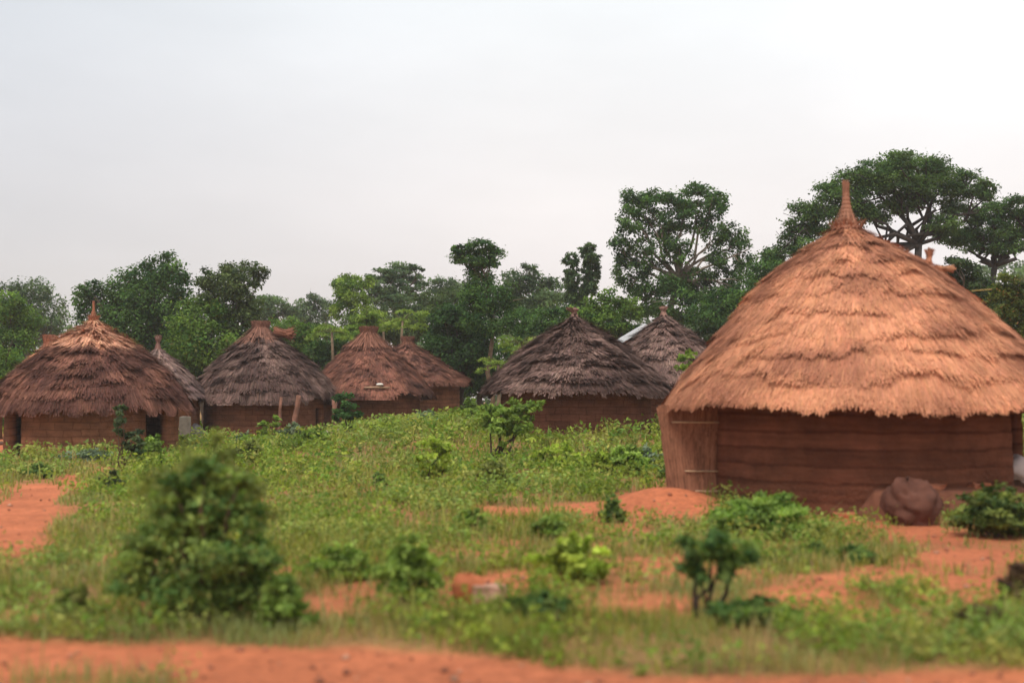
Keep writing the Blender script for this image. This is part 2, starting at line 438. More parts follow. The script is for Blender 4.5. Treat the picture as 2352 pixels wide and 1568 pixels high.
def hut(label, d, apx, apy, ecx, ehw, epy, prof, c1, c2, finial, rows=9, th_=0.09, strands=14000, sw=0.03, sl=0.4, wallr=0.83,
        wallc=(0.27, 0.115, 0.062), doors=(), seed=1, cap=None, coil=False, lean=0.0, group='round thatched mud huts', patch=0.5, door_h=1.25, ragged=1.0, coarse=0.03, vary=0.32):
    rng = np.random.default_rng(seed)
    c = at(ecx, epy, d); Rr = ehw * d / F; ze = c.z; za = at(apx, apy, d).z
    cx, cy = c.x, d; hh = za - ze
    lx = (apx - ecx) * d / F                      # the apex may sit off the eave centre
    g0 = gz1(cx, cy)
    root = thing('thatched_hut', label, 'hut', (cx, cy, g0), group)
    O = (cx, cy, g0)
    pr = np.array(prof, float); pr = np.stack([pr[:, 0] * Rr, ze + pr[:, 1] * hh], 1)
    drop = np.array([[pr[-1, 0] + 0.03, ze - 0.10], [pr[-1, 0] + 0.035, ze - 0.24]])
    pe = np.concatenate([pr, drop])
    seg = np.linalg.norm(np.diff(pe, axis=0), axis=1); al = np.concatenate([[0], np.cumsum(seg)])
    SL = al[len(pr) - 1]                          # slant length to the eave
    tn = np.gradient(pe, al, axis=0); tn /= np.linalg.norm(tn, axis=1)[:, None]
    nn = np.stack([-tn[:, 1], tn[:, 0]], 1)
    nn *= np.sign(nn[:, 0] + nn[:, 1])[:, None]
    def surf(s, ang, off):
        r = np.interp(s, al, pe[:, 0]); z = np.interp(s, al, pe[:, 1])
        nr = np.interp(s, al, nn[:, 0]); nz = np.interp(s, al, nn[:, 1])
        lump = 0.07 * (fbm(ang * 2.2 + 3, s * 1.1, seed + 40) - 0.5) * 2 * np.clip(s / SL * 3, 0, 1)
        off = off - 0.55 * th_
        r2 = r + (off + lump) * nr; z2 = z + (off + lump) * nz
        f = np.clip((z2 - ze) / hh, 0, 1.2) ** 3
        return np.stack([cx + r2 * np.cos(ang) + lx * f, cy + r2 * np.sin(ang), z2], -1)
    def rowedge(k, ang):                          # ragged lower edge of row k
        e_ = (k + 1) / rows + (0.55 * (noise(ang * 5 + k * 13.7, k * 3.1 + 0 * ang, seed + 9) - 0.5) + 0.3 * (noise(ang * 19 + k, k * 5.3 + 0 * ang, seed + 10) - 0.5)) / rows * ragged
        return np.minimum(e_, 1 + 0.02) if k < rows - 1 else 1 + 0.05 * ragged * (noise(ang * 2.6, 0 * ang, seed + 13) - 0.4) + 0.03 * ragged * (noise(ang * 9, 0 * ang, seed + 11) - 0.2) + 0.03 * ragged * (noise(ang * 31, 0 * ang, seed + 12) - 0.5)
    c1 = np.array(c1); c2 = np.array(c2)
    def color(s, ang, k=None):
        f = fbm(ang * 3.2 + 7, s * 1.7, seed + 20)
        f = np.clip((f - 0.5) * 2.6 + patch, 0, 1)[..., None]
        col = c1 * (1 - f) + c2 * f
        if cap is not None:
            edge = cap[0] * SL * (1 + 0.14 * (noise(ang * 4, 0 * ang, seed + 30) - 0.5))
            g = np.clip((edge - s) / 0.12 + 0.5, 0, 1)[..., None]
            col = col * (1 - g) + np.array(cap[1]) * g
        return col
    # under-layer, overlapping rows
    m = MB()
    na, ns = 144, rows * 6 + 3
    ang = np.arange(na) / na * 2 * np.pi
    sv = np.concatenate([np.linspace(0, SL - 0.1, ns - 2), [SL - 0.09, SL - 0.08]])
    S, A = np.meshgrid(sv, ang, indexing='ij')
    fr = (S / SL * rows + 0.8 * (noise(A * 5, S * 1.5, seed + 50) - 0.5)) % 1.0
    V = surf(S, A, -0.05 + th_ * (0.35 if coil else 0.8) * fr)
    col = color(S, A) * 0.85
    i = np.arange(ns - 1)[:, None] * na; k = np.arange(na)[None]; k2 = (k + 1) % na
    m.add(V.reshape(-1, 3), np.stack([i + na + k, i + na + k2, i + k2, i + k], -1).reshape(-1, 4), None, col.reshape(-1, 3))
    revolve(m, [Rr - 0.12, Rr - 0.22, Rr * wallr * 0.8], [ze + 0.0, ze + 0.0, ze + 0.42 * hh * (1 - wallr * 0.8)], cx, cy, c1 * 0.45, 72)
    # strands of each row
    per = np.array([(kk + 0.6) for kk in range(rows)]); per[-1] *= 1.8; per = per / per.sum()
    for kk in range(rows):
        n = int(strands * per[kk])
        a = rng.uniform(0, 2 * np.pi, n)
        e_ = rowedge(kk, a) * SL
        if coil and kk == rows - 1: e_ = SL + (e_ - SL) * 0.55
        L = sl * rng.uniform(0.6, 1.3, n)
        back = rng.uniform(0, 1, n) ** 1.3 * SL / rows * 1.1
        s1 = e_ - back + rng.uniform(-0.05, 0.07, n) * (ragged if not coil else 0.7)
        s0 = np.maximum(s1 - L, 0.0)
        thick = th_ * (0.25 + 1.5 * noise(a * 9 + kk * 5, 0 * a + kk, seed + 60) ** 1.5 + 0.4 * noise(a * 23 + kk, 0 * a + kk, seed + 62)) if not coil else th_ * (0.30 + 1.5 * np.clip(noise(a * 4.2 + kk * 3, 0 * a + kk * 1.7, seed + 60) + 0.3 * noise(a * 13 + kk, 0 * a + kk, seed + 61) - 0.45, 0, 1))
        o1 = thick * (1 - back / (SL / rows * 1.1) * 0.85) + rng.uniform(-0.01, 0.02, n)
        o0 = o1 * 0.25 - 0.01
        wd = sw * rng.uniform(0.6, 1.5, n)
        rr = np.maximum(np.interp(s1, al, pe[:, 0]), 0.08)
        yaw = rng.normal(0, 0.10, n) * L / rr
        dw = wd / rr / 2
        r0 = np.maximum(np.interp(s0, al, pe[:, 0]), 0.08); dw0 = wd / r0 / 2
        cc = color(s1, a) * rng.uniform(1 - vary, 1 + vary, n)[:, None] * (1 + rng.normal(0, coarse, (n, 3)))
        q = np.stack([surf(s0, a - dw0, o0), surf(s0, a + dw0, o0), surf(s1, a + yaw + dw * 0.6, o1), surf(s1, a + yaw - dw * 0.6, o1)], 1)
        m.add(q.reshape(-1, 3), np.arange(n * 4).reshape(-1, 4), None, np.repeat(np.clip(cc, 0.005, 1), 4, 0))
    roof = m.build('roof', M_THATCH, root, O)
    # crown bundle on the tip
    f = MB(); r0 = pr[0, 0]; zt = za; ax = cx + lx
    fc = np.array(finial[1]); k_ = finial[0]
    def brush(n, z0, z1, ra, rb, lean_=0.0, jit=0.3, wd=0.02):
        a = rng.uniform(0, 2 * np.pi, n); q0 = rng.uniform(0.2, 1, n) ** 0.5
        zb = z0 + rng.uniform(0, 0.25, n) * (z1 - z0); ze_ = z1 - rng.uniform(0, 0.4, n) * (z1 - z0)
        p0 = np.stack([ax + ra * q0 * np.cos(a), cy + ra * q0 * np.sin(a), zb], -1)
        a2 = a + rng.normal(0, jit, n)
        p1 = np.stack([ax + lean_ + rb * q0 * np.cos(a2), cy + rb * q0 * np.sin(a2), ze_], -1)
        t = np.stack([-np.sin(a), np.cos(a), 0 * a], -1) * wd * rng.uniform(0.6, 1.4, n)[:, None] / 2
        q = np.stack([p0 - t, p0 + t, p1 + t * 0.5, p1 - t * 0.5], 1).reshape(-1, 3)
        f.add(q, np.arange(n * 4).reshape(-1, 4), None, np.repeat(fc * rng.uniform(0.65, 1.25, n)[:, None], 4, 0))
    hgt = finial[2]; wd_ = finial[3]
    if k_ == 'spike':                              # bound spire of rings with a frayed brush on top
        nr_ = 9; zz = []; rr = []
        for q in range(nr_):
            t0 = q / nr_; w_ = wd_ * 0.72 * (1 - t0) ** 2.6 + wd_ * 0.40 * (1 - 0.35 * t0)
            za_ = zt - 0.06 + hgt * 0.86 * t0; dz = hgt * 0.86 / nr_
            zz += [za_, za_ + dz * 0.25, za_ + dz * 0.75, za_ + dz * 0.97]; rr += [w_ * 0.86, w_, w_ * 0.96, w_ * 0.8]
        zz.append(zt + hgt * 0.86); rr.append(0.012)
        revolve(f, rr, zz, ax, cy, fc, 18)
        brush(200, zt + hgt * 0.6, zt + hgt * 1.08, wd_ * 0.30, wd_ * 0.30, 0, 0.7, 0.010)
        brush(420, zt - 0.30, zt + hgt * 0.45, r0 * 1.5 + 0.1, wd_ * 0.45, 0, 0.12, 0.025)
        brush(160, zt - 0.1, zt + 0.12, wd_, wd_ * 1.7, 0, 0.4, 0.02)
    elif k_ == 'flare':                            # bundle tied at a waist, flared like a brush on top
        w0 = wd_
        revolve(f, [w0 * 1.0, w0 * 0.55, w0 * 0.45, w0 * 0.5, w0 * 0.45, 0.02], [zt - 0.35, zt - 0.05, zt + hgt * 0.35, zt + hgt * 0.8, zt + hgt * 0.86, zt + hgt * 0.8], ax, cy, fc * 0.9, 20)
        brush(1100, zt - 0.1, zt + hgt * 1.15, w0 * 0.75, w0 * 0.95, lean, 0.6, 0.03)
        brush(1300, zt - 0.85, zt + hgt * 0.3, w0 * 2.6, w0 * 0.72, 0, 0.18, 0.035)
    else:                                          # small knob
        revolve(f, [wd_ * 1.2, wd_ * 0.6, wd_ * 0.5, wd_ * 0.95, wd_ * 0.9, 0.01], [zt - 0.15, zt + hgt * 0.25, zt + hgt * 0.5, zt + hgt * 0.75, zt + hgt * 0.9, zt + hgt], ax, cy, fc, 16)
        brush(380, zt - 0.55, zt + hgt * 0.5, wd_ * 2.2, wd_ * 0.5, 0, 0.15, 0.04)
        brush(120, zt + hgt * 0.2, zt + hgt * 1.15, wd_ * 0.5, wd_ * 1.2, lean, 0.5, 0.03)
    f.build('finial', M_THATCH, roof, O)
    wm, uv = wall_mesh(cx, cy, Rr * wallr, g0 - 0.25, ze + 0.25, wallc, doors, 0.24 if coil else 0.2, seed, door_h + 0.25)
    wo = wm.build('wall', M_WALL_COIL if coil else M_WALL, root, O, True, uv)
    so = wo.modifiers.new('thickness', 'SOLIDIFY'); so.thickness = 0.2; so.offset = -1
    return dict(root=root, cx=cx, cy=cy, R=Rr, ze=ze, za=za, surf=surf, SL=SL, O=O, Rw=Rr * wallr, g0=g0)

TAN1, TAN2 = (0.40, 0.165, 0.095), (0.67, 0.295, 0.160)
DK1, DK2 = (0.095, 0.056, 0.047), (0.245, 0.150, 0.122)
RD1, RD2 = (0.105, 0.046, 0.035), (0.27, 0.118, 0.080)
BIG = hut('large tan thatched hut with a tall ringed spire, nearest in the village', 18.0, 1950, 520, 1978, 455, 930, PROF_A, TAN1, TAN2,
          ('spike', (0.34, 0.16, 0.10), 0.70, 0.20), rows=10, th_=0.085, strands=100000, sw=0.015, sl=0.30, wallr=0.752, wallc=(0.21, 0.080, 0.046),
          doors=[(R(-31), 0.68)], seed=3, coil=True, ragged=1.35, patch=0.5, vary=0.16, door_h=1.38)
LEFT = hut('red brown domed hut with a light tan cap of new thatch', 33.5, 211, 732, 215, 217, 936, PROF_B, RD1, RD2,
           ('spike', (0.34, 0.14, 0.08), 0.5, 0.12), rows=12, th_=0.13, strands=42000, sw=0.03, sl=0.34, ragged=1.6, wallr=0.86, wallc=(0.29, 0.125, 0.068),
           doors=[(R(232), 0.30), (R(-24), 0.42)], seed=5, cap=(0.43, (0.60, 0.30, 0.185)), patch=0.3, door_h=1.15)
SECOND = hut('dark grey brown hut with a slanting wooden prop under its eave', 45.0, 597, 752, 607, 163, 916, PROF_B, DK1, DK2,
             ('flare', (0.25, 0.12, 0.085), 0.24, 0.42), rows=13, th_=0.14, strands=34000, sw=0.04, sl=0.36, ragged=1.7, wallr=0.82, wallc=(0.24, 0.10, 0.058),
             doors=[(R(-14), 0.26)], seed=7, cap=(0.22, (0.25, 0.135, 0.10)), patch=0.45, door_h=1.2)
THIRD = hut('rusty brown hut with a white bundle lying on its eave', 50.0, 846, 764, 850, 150, 906, PROF_C, (0.095, 0.043, 0.033), (0.26, 0.108, 0.072),
            ('flare', (0.24, 0.105, 0.070), 0.26, 0.48), rows=12, th_=0.10, strands=32000, sw=0.04, sl=0.42, ragged=2.0, wallr=0.76, wallc=(0.23, 0.092, 0.053),
            doors=[], seed=9, patch=0.5, cap=(0.24, (0.27, 0.115, 0.075)))
FOURTH = hut('low rusty hut with a bare brick wall, half behind the rusty brown hut', 55.0, 936, 786, 938, 147, 878, PROF_C, RD1, RD2,
             ('flare', (0.23, 0.105, 0.070), 0.26, 0.38), rows=11, th_=0.10, strands=26000, sw=0.045, sl=0.42, ragged=2.0, wallr=0.80, wallc=(0.31, 0.13, 0.07),
             doors=[], seed=12, patch=0.6)
FIFTH = hut('wide purplish grey hut with shaggy rows of old thatch, behind the sapling', 34.0, 1320, 724, 1322, 222, 897, PROF_C, DK1, DK2,
            ('knob', (0.26, 0.15, 0.12), 0.22, 0.14), rows=14, th_=0.14, strands=50000, sw=0.03, sl=0.30, ragged=1.8, wallr=0.77, wallc=(0.20, 0.08, 0.05),
            doors=[], seed=14, patch=0.55, lean=-0.12)
SIXTH = hut('purplish grey hut beside the white metal roof, behind the wide shaggy hut', 41.0, 1525, 722, 1528, 192, 890, PROF_C, DK1, DK2,
            ('knob', (0.30, 0.17, 0.13), 0.28, 0.15), rows=14, th_=0.13, strands=32000, sw=0.035, sl=0.34, ragged=1.8, wallr=0.78, wallc=(0.20, 0.08, 0.05),
            doors=[], seed=16, patch=0.55)
hut('small pale grey pointed hut peeking between the domed hut and the propped hut', 43.0, 361, 798, 361, 118, 915, PROF_C, (0.15, 0.095, 0.085), (0.27, 0.17, 0.14),
    ('knob', (0.26, 0.14, 0.11), 0.42, 0.12), rows=9, th_=0.09, strands=9000, sw=0.05, sl=0.45, wallr=0.8, seed=18, patch=0.5)
hut('tan thatch tip showing over the left slope of the domed hut', 47.0, 112, 790, 118, 95, 880, PROF_C, TAN1, (0.55, 0.26, 0.13),
    ('flare', (0.33, 0.13, 0.08), 0.35, 0.3), rows=7, th_=0.1, strands=6000, sw=0.06, sl=0.5, wallr=0.8, seed=20)
hut('dark hut cut off by the left edge, only its eave in view', 44.0, -75, 842, -75, 92, 935, PROF_C, DK1, RD2,
    ('knob', (0.26, 0.14, 0.11), 0.3, 0.12), rows=7, th_=0.11, strands=6000, sw=0.06, sl=0.5, wallr=0.8, seed=22)

# ------------------------------------------------------------------ foliage builders
def leaves(mb, pos, outd, size, rng, cols, up=0.6, aspect=0.5, droop=0.0):
    n = len(pos)
    nrm = rng.normal(0, 1, (n, 3)) * 0.8 + outd * 0.5; nrm[:, 2] += up
    nrm /= np.linalg.norm(nrm, axis=1)[:, None] + 1e-9
    t = rng.normal(0, 1, (n, 3)) + outd * 0.6; t[:, 2] -= droop
    t -= nrm * (t * nrm).sum(1)[:, None]; t /= np.linalg.norm(t, axis=1)[:, None] + 1e-9
    b = np.cross(nrm, t)
    L = (size * rng.uniform(0.6, 1.35, n))[:, None]; Wd = L * aspect
    q = np.stack([pos - t * L * 0.5, pos + b * Wd * 0.5 - nrm * L * 0.04, pos + t * L * 0.5 - nrm * L * 0.12, pos - b * Wd * 0.5 - nrm * L * 0.04], 1)
    mb.add(q.reshape(-1, 3), np.arange(n * 4).reshape(-1, 4), None, np.repeat(cols, 4, 0))
def cloud(mb, blobs, n, size, rng, c1, c2, sub=0.36, up=0.6, aspect=0.5, shell=0.5, droop=0.0, accent=None, subn=None):
    """leaf clumps on and inside each ellipsoid (centre, radii)"""
    blobs = [(np.asarray(c, float), np.asarray(r, float)) for c, r in blobs]
    wts = np.array([(r[0] * r[2] + r[0] * r[1]) for c, r in blobs]); wts /= wts.sum()
    c1 = np.asarray(c1); c2 = np.asarray(c2)
    for (c, r), w_ in zip(blobs, wts):
        m = max(12, int(n * w_)); ks = subn or max(6, int(m / 55))
        d = rng.normal(0, 1, (ks, 3)); d /= np.linalg.norm(d, axis=1)[:, None]
        rad = shell + (1 - shell) * rng.uniform(0, 1, ks) ** 0.6
        cs = c + d * r * rad[:, None] * rng.uniform(0.85, 1.15, ks)[:, None]
        tint = rng.uniform(0, 1, ks)
        br = rng.uniform(0.6, 1.4, ks)
        idx = rng.integers(0, ks, m)
        off = rng.normal(0, 1, (m, 3)) * r * sub * 0.55
        off[:, 2] *= 0.8
        p = cs[idx] + off
        od = (p - c) / r; od /= np.linalg.norm(od, axis=1)[:, None] + 1e-9
        tt = np.clip(tint[idx] + rng.normal(0, 0.15, m), 0, 1)[:, None]
        cols = (c1 * (1 - tt) + c2 * tt) * (br[idx] * rng.uniform(0.75, 1.25, m))[:, None]
        if accent is not None:
            sel = rng.uniform(0, 1, m) < accent[1]
            cols[sel] = np.asarray(accent[0]) * rng.uniform(0.8, 1.2, sel.sum())[:, None]
        leaves(mb, p, od, size, rng, np.clip(cols, 0.003, 1), up, aspect, droop)
GD = ((0.024, 0.070, 0.022), (0.105, 0.185, 0.046))      # dark mango green
GM = ((0.044, 0.110, 0.022), (0.180, 0.270, 0.050))      # mid green
GL = ((0.085, 0.160, 0.030), (0.260, 0.340, 0.065))      # light yellowish green
GB = ((0.050, 0.092, 0.042), (0.130, 0.190, 0.078))      # bluish green, lightened: distance haze painted into the leaf colour
def tree(label, d, blobs, trunk, n, size, cols, seed, name='broadleaf_tree', subn=None, bark=(0.10, 0.075, 0.055), tr=0.16, limbs=True, depth=1.0,
         fork=None, sub=0.36, aspect=0.5, up=1.0, shell=0.5, droop=0.0, accent=None, group='trees behind the village', limb_r=0.35, jit=0.05):
    """blobs in photo pixels (x, y, rx, ry) at distance d; trunk = pixel x at the ground, optional fork pixel (x, y)"""
    rng = np.random.default_rng(seed)
    k = d / F
    B = []
    for (x, y, rx, ry) in blobs:
        if subn: ry *= 1.2
        p = at(x, y, d); rm = 0.5 * (rx + ry) * k
        p.y += rng.uniform(-1, 1) * rm * 0.9 * depth
        B.append((np.array(p), np.array((rx * k, max(rx, ry) * k * 0.95, ry * k))))
    tx = at(trunk, 900, d).x; g = gz1(tx, d)
    root = thing(name, label, 'tree', (tx, d, g), group); O = (tx, d, g)
    t = MB()
    cen = np.mean([b[0] for b in B], 0)
    fk = np.array(at(fork[0], fork[1], d)) if fork else np.array((tx * 0.5 + cen[0] * 0.5, d, g + (cen[2] - g) * 0.6))
    path = bend((tx, d, g - 0.2), fk, rng, 6, 0.055 if subn else 0.03)
    tube(t, path, np.linspace(tr * 1.25, tr * 0.8, 6), 9, bark)
    if limbs:
        for c, r in B:
            tip = c + rng.normal(0, 0.2, 3) * r
            pth = bend(fk, tip, rng, 6, jit); tube(t, pth, np.linspace(tr * limb_r * 1.6, tr * 0.10, 6), 6, bark)
            for q in range(3):
                s = pth[3 + rng.integers(0, 2)]
                e2 = c + rng.normal(0, 0.55, 3) * r
                tube(t, bend(s, e2, rng, 4, jit), np.linspace(tr * limb_r * 0.55, tr * 0.05, 4), 5, bark)
    t.build('trunk', M_BARK, root, O, True)
    m = MB(); cloud(m, B, int(n * 1.9), size * 0.76, rng, cols[0], cols[1], sub, up, aspect, shell, droop, accent, subn)
    m.build('crown', M_LEAF, root, O)
    return root

# --- trees seen behind the huts
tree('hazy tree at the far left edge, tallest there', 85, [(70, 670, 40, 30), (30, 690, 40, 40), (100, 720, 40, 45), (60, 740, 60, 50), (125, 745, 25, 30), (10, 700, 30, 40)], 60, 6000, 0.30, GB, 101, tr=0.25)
tree('bright green tree at the far left edge in front of the hazy one', 60, [(25, 700, 40, 30), (50, 730, 35, 40), (15, 750, 45, 50), (40, 790, 45, 40), (5, 830, 40, 40)], 25, 5200, 0.24, GM, 102)
tree('large dark mango tree rising behind the domed hut', 58,
     [(368, 612, 38, 34), (335, 640, 48, 36), (405, 640, 36, 42), (300, 670, 55, 42), (238, 678, 45, 38), (205, 668, 24, 22), (375, 690, 70, 58), (190, 705, 26, 30), (240, 735, 62, 52),
      (320, 745, 80, 60), (415, 720, 32, 60), (400, 790, 60, 60), (330, 810, 70, 50)], 330, 17000, 0.24, GD, 103, tr=0.28, name='mango_tree')
tree('lighter tree with rounded tufts, right of the large dark mango tree', 55,
     [(545, 622, 40, 24), (590, 630, 26, 26), (492, 645, 34, 30), (545, 660, 40, 34), (478, 690, 30, 34), (520, 705, 48, 40), (575, 700, 26, 30), (545, 745, 50, 40)], 525, 8500, 0.21, ((0.040, 0.070, 0.026), (0.125, 0.160, 0.055)), 104, tr=0.16)
tree('dark leafy tree filling the gap above the small pale hut', 54, [(455, 735, 60, 50), (430, 790, 55, 55), (490, 790, 60, 55), (540, 800, 40, 40), (445, 850, 40, 40), (410, 840, 40, 40)], 470, 8500, 0.23, GM, 105, accent=((0.16, 0.17, 0.05), 0.06))
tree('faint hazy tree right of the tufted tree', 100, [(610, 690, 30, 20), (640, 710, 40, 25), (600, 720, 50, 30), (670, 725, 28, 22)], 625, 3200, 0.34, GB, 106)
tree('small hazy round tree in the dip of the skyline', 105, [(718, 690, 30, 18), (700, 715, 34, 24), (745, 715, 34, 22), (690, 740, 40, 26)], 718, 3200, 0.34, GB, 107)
tree('pale green drooping tree left of the umbrella tree', 66, [(790, 650, 28, 22), (835, 645, 24, 20), (810, 680, 36, 34), (785, 700, 24, 34), (835, 715, 26, 40), (820, 755, 40, 34)], 812, 5000, 0.26, GL, 108, droop=1.0, aspect=0.4)
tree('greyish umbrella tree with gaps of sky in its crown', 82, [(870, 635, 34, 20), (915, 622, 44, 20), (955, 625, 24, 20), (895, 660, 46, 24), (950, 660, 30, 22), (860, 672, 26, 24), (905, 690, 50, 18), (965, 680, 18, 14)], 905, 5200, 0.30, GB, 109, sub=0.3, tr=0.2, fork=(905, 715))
tree('stacked tree with a flat top tuft above a narrow neck', 52, [(1062, 585, 34, 22), (1100, 568, 34, 20), (1130, 585, 28, 24), (1095, 600, 38, 18), (1050, 575, 18, 10), (1105, 645, 40, 34), (1125, 685, 55, 40), (1085, 690, 34, 40), (1130, 735, 58, 36), (1110, 610, 20, 14)], 1137, 9000, 0.19, GD, 110,
     fork=(1120, 690), tr=0.10, bark=(0.20, 0.13, 0.085))
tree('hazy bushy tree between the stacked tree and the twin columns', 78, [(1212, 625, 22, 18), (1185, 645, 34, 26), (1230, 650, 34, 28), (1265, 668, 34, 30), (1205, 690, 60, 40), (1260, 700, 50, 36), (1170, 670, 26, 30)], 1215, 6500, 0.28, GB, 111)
tree('round glossy dark bush tree between the low rusty hut and the wide shaggy hut', 56, [(1040, 735, 48, 32), (1010, 775, 36, 40), (1065, 770, 50, 45), (1095, 800, 40, 45), (1030, 815, 50, 45), (1075, 850, 50, 40), (1110, 845, 30, 40)], 1062, 11000, 0.22, ((0.022, 0.060, 0.018), (0.060, 0.120, 0.032)), 112, aspect=0.6)
tree('shorter of the two leafy columns in the skyline', 60, [(1310, 600, 17, 16), (1313, 622, 19, 16), (1315, 645, 20, 18), (1320, 670, 24, 22), (1322, 700, 26, 24)], 1322, 4200, 0.24, GB, 113, name='column_tree', limbs=False, fork=(1315, 600), tr=0.10, sub=0.3, droop=0.8, aspect=0.35, group='twin column trees')
tree('taller of the two leafy columns in the skyline', 60, [(1352, 572, 18, 14), (1354, 594, 20, 14), (1357, 616, 20, 16), (1359, 638, 20, 18), (1352, 664, 20, 20)], 1352, 4200, 0.24, GB, 114, name='column_tree', limbs=False, fork=(1354, 570), tr=0.10, sub=0.3, droop=0.8, aspect=0.35, group='twin column trees')
tree('big open crowned tree with bare pale limbs showing, left of the large hut', 60,
     [(1455, 470, 36, 28), (1500, 465, 40, 24), (1560, 455, 42, 26), (1615, 445, 44, 24), (1640, 470, 26, 30), (1445, 515, 30, 30), (1520, 520, 46, 32), (1590, 505, 44, 28), (1425, 570, 30, 28), (1480, 580, 40, 30),
      (1555, 575, 34, 30), (1640, 540, 30, 32), (1690, 540, 26, 26), (1705, 590, 24, 30), (1650, 600, 28, 30), (1440, 630, 30, 34), (1510, 640, 45, 34), (1590, 640, 46, 30), (1480, 690, 50, 34), (1640, 660, 55, 40), (1560, 700, 60, 40), (1700, 660, 36, 44)],
     1555, 21000, 0.23, GD, 115, subn=22, fork=(1560, 640), tr=0.20, sub=0.36, bark=(0.22, 0.17, 0.13))
tree('huge spreading tree with dark crooked limbs, behind the large hut', 55,
     [(2060, 375, 45, 22), (2120, 385, 60, 26), (2005, 395, 48, 26), (2180, 405, 48, 26), (2230, 425, 36, 24), (1960, 425, 48, 30), (2050, 425, 60, 26), (2130, 435, 60, 24), (1905, 460, 44, 28), (1850, 490, 42, 26),
      (1960, 480, 50, 28), (1890, 515, 44, 26), (1840, 535, 36, 22), (1800, 575, 40, 22), (1850, 585, 44, 26), (2260, 440, 30, 18), (2200, 470, 40, 20), (2020, 480, 40, 24), (1780, 600, 26, 20), (2160, 520, 36, 20), (2080, 470, 40, 16)],
     2075, 27000, 0.21, ((0.034, 0.080, 0.026), (0.120, 0.190, 0.050)), 116, subn=24, fork=(2110, 560), tr=0.21, bark=(0.05, 0.04, 0.035), sub=0.42, jit=0.12, name='spreading_tree', limb_r=0.36)
tree('dark low limbed tree at the right edge beside the large hut roof', 57, [(2290, 480, 36, 22), (2335, 480, 36, 24), (2240, 495, 30, 18), (2190, 545, 44, 20), (2235, 550, 40, 24), (2290, 530, 40, 20), (2345, 520, 34, 28), (2270, 565, 36, 18), (2330, 560, 30, 20), (2380, 500, 40, 40)],
     2240, 11000, 0.21, GD, 117, subn=22, fork=(2285, 610), tr=0.18, bark=(0.05, 0.04, 0.035), sub=0.42, jit=0.12, name='spreading_tree', limb_r=0.45)
tree('yellowish green tree with orange leaf tips at the right edge', 34, [(2330, 650, 36, 24), (2320, 690, 40, 34), (2345, 730, 40, 40), (2300, 720, 24, 24), (2370, 690, 40, 50), (2340, 790, 36, 36), (2375, 760, 40, 50)], 2362, 6500, 0.13, ((0.055, 0.085, 0.022), (0.17, 0.18, 0.045)), 118, accent=((0.32, 0.16, 0.05), 0.06), tr=0.08)
tree('dark shrubby tree below the spreading tree, touching the large roof', 44, [(2215, 620, 44, 26), (2250, 650, 40, 30), (2235, 690, 50, 34), (2285, 700, 40, 34), (2290, 760, 60, 50), (2180, 610, 26, 18)], 2270, 6500, 0.18, ((0.020, 0.045, 0.020), (0.055, 0.085, 0.03)), 119)
tree('dark green tree right behind the sixth roof, under the open crowned tree', 54, [(1660, 700, 50, 40), (1720, 690, 50, 40), (1740, 640, 40, 40), (1700, 740, 60, 40), (1620, 730, 50, 34), (1770, 620, 34, 34), (1640, 775, 40, 30)], 1690, 7500, 0.22, GD, 120)
tree('leafy tree directly above the white metal roof', 54, [(1400, 700, 34, 30), (1440, 715, 30, 30), (1370, 715, 34, 34), (1390, 750, 50, 30), (1440, 755, 30, 22), (1340, 740, 40, 34)], 1398, 5500, 0.22, GM, 121)
tree('dark tree below the leafy columns, behind the wide shaggy hut', 57, [(1300, 735, 40, 34), (1250, 740, 44, 34), (1280, 780, 50, 34), (1225, 775, 44, 30), (1200, 740, 34, 30)], 1260, 6000, 0.22, GD, 122)
tree('yellow green bushy tree under the skyline dip', 64, [(650, 755, 46, 30), (690, 770, 40, 28), (730, 770, 34, 28), (660, 800, 50, 30), (705, 810, 50, 30), (740, 830, 36, 30)], 690, 6500, 0.24, GM, 123, accent=((0.22, 0.16, 0.06), 0.05))
tree('dark shrubby tree standing left of the rusty brown hut', 57, [(725, 810, 30, 28), (745, 835, 34, 30), (700, 835, 34, 30), (740, 870, 40, 30), (770, 800, 26, 26)], 735, 4200, 0.22, GD, 124)
tree('broad mid green tree behind the umbrella tree trunk', 70, [(890, 725, 50, 30), (950, 720, 50, 30), (860, 750, 46, 30), (920, 760, 60, 34), (980, 745, 44, 34), (990, 700, 40, 30), (1030, 690, 40, 34)], 925, 8000, 0.26, ((0.036, 0.066, 0.028), (0.10, 0.14, 0.048)), 125)
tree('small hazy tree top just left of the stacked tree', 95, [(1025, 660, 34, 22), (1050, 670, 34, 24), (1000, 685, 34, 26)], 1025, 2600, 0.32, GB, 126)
tree('bushy dark green tree at the left edge below the bright tree', 52, [(10, 850, 40, 40), (45, 850, 36, 36), (70, 870, 30, 34), (20, 900, 44, 34), (-10, 980, 40, 30), (20, 975, 26, 20)], 25, 4200, 0.20, GM, 127)
tree('low dark hedge tree in shade behind the gap beside the wide shaggy hut', 62, [(1060, 885, 40, 24), (1100, 880, 34, 30), (1130, 850, 30, 34), (1150, 820, 34, 30)], 1100, 3600, 0.24, GD, 128)
tree('light green tree top left of the low rusty hut', 60, [(820, 760, 26, 20), (845, 735, 24, 22), (795, 790, 30, 26)], 822, 2400, 0.22, GL, 129)

